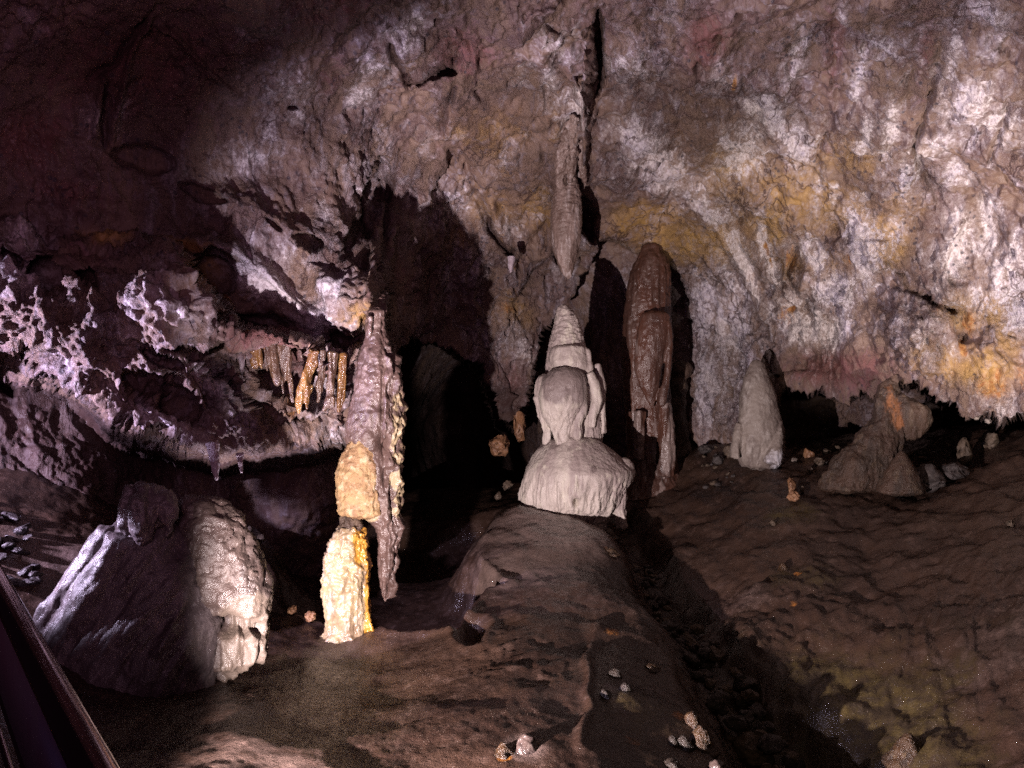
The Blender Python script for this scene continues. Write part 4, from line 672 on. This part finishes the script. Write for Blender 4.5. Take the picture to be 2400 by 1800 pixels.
for k, (u, v, y, s, m_, lb) in enumerate([(1812, 1240, 8.9, .045, M_stan, 'lone pale brown stone high on the right slope'), (1680, 1050, 11, .10, M_sgrey, 'grey lump of rock at the foot of the wall left of the grey stalagmite'), (1710, 1030, 11.1, .13, M_stan, 'rounded rock touching the wall left of the grey stalagmite'), (1655, 1020, 11.3, .12, M_sgrey, 'dark rock at the wall foot right of the red column'),
        (1895, 1050, 10.6, .10, M_srust, 'rusty rock in the dark gap right of the grey stalagmite'), (1920, 1090, 10.3, .08, M_stan, 'tan stone near the skirt of the orange stalagmite'), (1862, 1080, 10.5, .05, M_swhite, 'tiny pale stone right of the grey stalagmite'), (1900, 1083, 10.1, .05, M_swhite, 'tiny pale wedge shaped stone on the slope edge'),
        (685, 1355, 7.6, .06, M_srust, 'small rusty stone in the dark left of the pale stump'), (712, 1362, 7.6, .05, M_stan, 'small tan stone next to the pale stump'), (728, 1385, 7.45, .07, M_srust, 'orange tinted stone close to the pale stump'), (585, 1195, 8.8, .05, M_stan, 'tiny pale stone behind the big lobe'), (612, 1200, 8.7, .06, M_stan, 'rough stone in the dark behind the big lobe'),
        (2370, 1210, 7.6, .05, M_stan, 'stone half sunk in clay at the right edge'), (530, 1585, 5.7, .035, M_stan, 'small stone on the clay under the big lobe'), (550, 1590, 5.7, .03, M_srust, 'small rusty chip on the clay under the big lobe')]):
    stone(40 + k, s, s * .85, s * .8, u, v, y, m_, lb)
for k in range(44):
    u = r_.choice([r_.uniform(1640, 1725), r_.uniform(1850, 2010), r_.uniform(2130, 2330)]); y = 10.9 - max(0, u - 1750) / 650 * 1.3 + r_.uniform(-.5, .5); s = r_.uniform(.02, .06)
    rg = 'left of the grey stalagmite' if u < 1730 else 'between the grey and the orange stalagmites' if u < 2020 else 'right of the orange stalagmite'
    stone(400 + k, s * 1.2, s, s * .7, u, 0, y, (M_sgrey, M_stan)[k % 2], ('dark' if k % 2 == 0 else 'brown') + ' rubble stone on the ground ' + rg, ('dark' if k % 2 == 0 else 'brown') + ' rubble ' + rg, tilt=r_.uniform(-30, 30))
for k in range(34):
    u = r_.uniform(-60, 85); v = 1290 + .35 * (60 - u) * .3 + r_.uniform(-40, 45); y = 5.75 + r_.uniform(-.2, .5); s = r_.uniform(.03, .07)
    stone(300 + k, s * 1.5, s, s * .5, u, v, y, M_chip, 'dark wet stone chip in the heap above the handrail', 'dark stone chips above the handrail', name='stone_chip', tilt=r_.uniform(-40, 40))

M_kw = rock_mat('wet_cream_calcite', (0.030, 0.021, 0.016, 1), (0.018, 0.013, 0.010, 1), (0.042, 0.032, 0.024, 1), 9, 1, (.35, .6), .8, .02, fine=70)
M_ko = rock_mat('wet_amber_calcite', (0.055, 0.028, 0.013, 1), (0.032, 0.019, 0.012, 1), (0.08, 0.048, 0.022, 1), 9, 1, (.3, .55), .8, .02, fine=70)
# ---- small drip knobs growing on the floor
def knob(u, v, y, ru, rv, mat, label, at=None, group=None):
    p = P3(u, v, y); zg = ground(p[0], p[1]); vb = 900 + (ZC - zg) / y * F      # stands on the floor whatever its height there
    o = fuse('drip_knob', [loft([(vb - rv * 1.25, u - ru * .3, u + ru * .3), (vb - rv * 1.1, u - ru * .6, u + ru * .65), (vb - rv * .6, u - ru * .95, u + ru), (vb - rv * .1, u - ru * 1.25, u + ru * 1.2), (vb + rv * .3, u - ru * 1.8, u + ru * 1.8), (vb + rv * .8, u - ru * 2.4, u + ru * 2.4)], y, 1, 32)], .006, lambda P, N_: .014 * fbm(P, 16, 4), mat, None, loc=(p[0], p[1], zg), attrs=dict(stain=lambda P, N_: 0 * P[:, 0], orange=lambda P, N_: (at or 0) + 0 * P[:, 0], pale=lambda P, N_: 0 * P[:, 0]))
    return tag(o, label, 'stalagmite', group)
M_kg = rock_mat('wet_mauve_flowstone', (0.07, 0.048, 0.042, 1), (0.04, 0.028, 0.026, 1), (0.09, 0.068, 0.06, 1), 8, 1, (.2, .4), .5, .01, fine=60)
knob(1440, 1590, 5.75, 13, 15, M_kw, 'shiny white drip knob, topmost of the three beside the thin crack')
knob(1466, 1645, 5.5, 12, 12, M_kw, 'white drip knob, rightmost of the three beside the thin crack')
knob(1419, 1665, 5.4, 10, 11, M_kw, 'white drip knob, lowest and leftmost of the three beside the thin crack')
knob(1525, 1560, 6.0, 13, 9, M_ko, 'flat orange tipped drip knob above the golden cluster', .8)
knob(1622, 1690, 5.25, 16, 22, M_ko, 'orange drip knob at the top of the golden cluster', 1.0)
knob(1640, 1730, 5.05, 22, 34, M_ko, 'golden ribbed drip knob, largest of the cluster beside the gully', 1.0)
knob(1600, 1735, 5.0, 15, 18, M_kw, 'pale golden drip knob in the middle of the cluster', .5)
knob(1575, 1735, 5.0, 10, 12, M_kw, 'small cream drip knob at the left end of the golden cluster')
knob(1575, 1800, 4.7, 18, 14, M_kw, 'cream drip knob at the bottom edge left of the gully', .1)
knob(1680, 1795, 4.75, 22, 24, M_kg, 'grey brown drip knob at the bottom edge beside the gully')
knob(1965, 1680, 5.5, 9, 14, M_ko, 'small orange drip knob on the olive flowstone', .9)
knob(2130, 1740, 5.1, 30, 42, M_ko, 'large rusty drip mound on the olive flowstone near the bottom edge', .55)
knob(1836, 1315, 8.0, 9, 12, M_ko, 'little orange and white drip knob on the right slope', .7)
knob(1428, 1180, 9.45, 11, 12, M_ko, 'small brown stump in front of the white dome', .3)
knob(1430, 1300, 8.5, 14, 9, M_ko, 'orange wet bump on the mound below the white dome', .9)
knob(1235, 1770, 4.7, 22, 26, M_kg, 'grey mauve drip mound at the bottom edge in the middle')
knob(1180, 1775, 4.65, 14, 14, M_ko, 'yellow orange drip knob left of the grey mauve mound', 1.0)

# ---- small stalactites
def tite(u, vt, vb, hw, y, mat, label, name='stalactite', bend=0, group=None, cat='stalactite'):
    o = fuse(name, [rope([(u, vt, hw * 1.3), (u + bend * .3, vt + (vb - vt) * .3, hw), (u + bend * .6, vt + (vb - vt) * .65, hw * .8), (u + bend, vb, hw * .25)], y)], .007, lambda P, N_: .010 * FL(P, 18) + .008 * fbm(P, 18, 3), mat, None, loc=P3(u, vt, y))
    return tag(o, label, cat, group)
M_brownd = rock_mat('brown_drapery', (0.10, 0.055, 0.032, 1), (0.055, 0.03, 0.022, 1), (0.15, 0.095, 0.06, 1), 8, 5, (.2, .45), .6, .02, fine=50)
def drape(pts, y, mat, label, group=None):
    o = fuse('stalactite', [rope(p_, y) for p_ in pts], .008, lambda P, N_: .022 * FL(P, 14) + .020 * fbm(sc(P, 11, 11, 6), 1, 4), mat, None, loc=P3(pts[0][0][0], pts[0][0][1], y))
    return tag(o, label, 'stalactite', group)
for pts, y, m_, lb in [([[(545, 735, 12), (548, 770, 11), (545, 822, 3)]], 6.75, M_brownd, 'wet brown stalactite at the left end of the golden row'),
    ([[(575, 775, 14), (590, 820, 15), (600, 850, 10), (598, 862, 4)], [(600, 790, 12), (612, 845, 6), (614, 866, 2)]], 6.85, M_wetgold, 'stubby shiny golden stalactite, second from the left of the row'),
    ([[(628, 775, 14), (640, 840, 14), (650, 890, 10), (652, 905, 4)], [(615, 780, 10), (622, 850, 5), (626, 870, 2)]], 6.95, M_brownd, 'broad brown stalactite with a thin spike beside it in the row'),
    ([[(668, 790, 14), (675, 870, 9), (684, 930, 4), (686, 945, 2)], [(655, 790, 12), (660, 880, 8), (664, 925, 3)]], 7.0, M_brownd, 'forked dark brown stalactite in the middle of the row'),
    ([[(738, 815, 12), (732, 850, 12), (716, 890, 12), (704, 930, 12), (700, 960, 6), (700, 972, 2)], [(722, 900, 10), (720, 945, 7), (722, 962, 2)]], 7.0, M_wetgold, 'bent amber stalactite reaching lowest in the golden row'),
    ([[(756, 815, 12), (756, 860, 11), (748, 920, 7), (746, 945, 3)]], 7.12, M_brownd, 'brown ribbed stalactite right of the bent amber one'),
    ([[(780, 820, 12), (778, 880, 11), (768, 940, 9), (760, 965, 4)], [(772, 930, 12), (778, 958, 8)]], 7.1, M_brownd, 'tan brown stalactite ending in a rounded knob left of the column'),
    ([[(806, 825, 10), (802, 880, 11), (798, 940, 9), (794, 968, 4)]], 7.2, M_wetgold, 'golden stalactite touching the broken column')]:
    drape(pts, y, m_, lb)
M_lil = rock_mat('lilac_crust', (0.42, 0.36, 0.40, 1), (0.28, 0.22, 0.25, 1), (0.5, 0.45, 0.5, 1), 6, 3, (.5, .8), .6, .02, fine=45)
tite(498, 1035, 1128, 12, 6.55, M_lil, 'lilac grey stalactite hanging below the pitted overhang above the lobe', bend=10)
tite(562, 1060, 1110, 8, 6.7, M_lil, 'small lilac stalactite right of the longer one under the pitted overhang', bend=4)
tite(1199, 600, 640, 8, 10.35, M_lil, 'short white icicle like stalactite on the wall left of the spindle', bend=-2)

# ---- steel handrail of the walkway
def metal(name, col, rough, met=1.0):
    m, t_, b = nt(name); n = N(t_); co = n.co((1, 1, 1)); f = n.noise(co, 9, 2)
    n.link(n.mix(n.mr(f, .3, .7), col, tuple(x * .8 for x in col[:3]) + (1,)), b.inputs['Base Color']); n.link(n.mr(f, .3, .7, rough * .8, rough * 1.2), b.inputs['Roughness']); b.inputs['Metallic'].default_value = met; return m
M_steel = metal('brushed_steel', (0.55, 0.45, 0.45, 1), .13); M_panel = metal('dark_plate', (0.035, 0.018, 0.024, 1), .6, 0.0)
dirv = np.array([(-247 - 1200) / F, 1.0, 0.0]); dirv /= np.linalg.norm(dirv)
def rail_tube(p, r, t0, t1, nth=40):
    side = np.cross(dirv, [0, 0, 1]); th = np.linspace(0, 2 * math.pi, nth, endpoint=False); n = 24
    V_ = np.array([p + dirv * s + r * (math.cos(a) * side + math.sin(a) * np.array([0, 0, 1])) for s in np.linspace(t0, t1, n) for a in th]); return V_, grid_faces(n, nth, True)
rp = P3(97, 1565, 1.2)
t = tag(empty('handrail', tuple(rp)), 'steel tube handrail with infill rails crossing the bottom left corner', 'handrail')
V_, F_ = rail_tube(rp, .0215, -1.4, 6.0); mesh_obj('top_tube', V_, F_, M_steel, t, loc=rp)
lp = P3(46, 1760, 1.2)
lp[0], lp[1] = rp[0], rp[1]; lp[2] = rp[2] - .215
V_, F_ = rail_tube(lp, .0075, -1.4, 6.0); mesh_obj('middle_tube', V_, F_, M_steel, t, loc=rp)
V_, F_ = rail_tube(lp - np.array([0, 0, .095]), .0065, -1.4, 6.0); mesh_obj('lower_tube', V_, F_, M_steel, t, loc=rp)
a = rp + dirv * -1.4; b = rp + dirv * 6.0; sd = np.cross(dirv, [0, 0, 1]) * .004; zt, zb_ = np.array([0, 0, -.028]), np.array([0, 0, -.205])
V_ = np.array([a + zt - sd, b + zt - sd, b + zb_ - sd, a + zb_ - sd, a + zt + sd, b + zt + sd, b + zb_ + sd, a + zb_ + sd])
mesh_obj('infill_plate', V_, [[0, 1, 2, 3], [7, 6, 5, 4], [0, 4, 5, 1], [3, 2, 6, 7], [0, 3, 7, 4], [1, 5, 6, 2]], M_panel, t, loc=rp, smooth=False)
for s in (-1.0, 1.6, 4.2):
    pb = rp + dirv * s; th = np.linspace(0, 2 * math.pi, 24, endpoint=False)
    V_ = np.array([pb + np.array([.02 * math.cos(q_), .02 * math.sin(q_), z_]) for z_ in (-.03, -1.75) for q_ in th]); mesh_obj('post', V_, grid_faces(2, 24, True), M_steel, t, loc=rp)
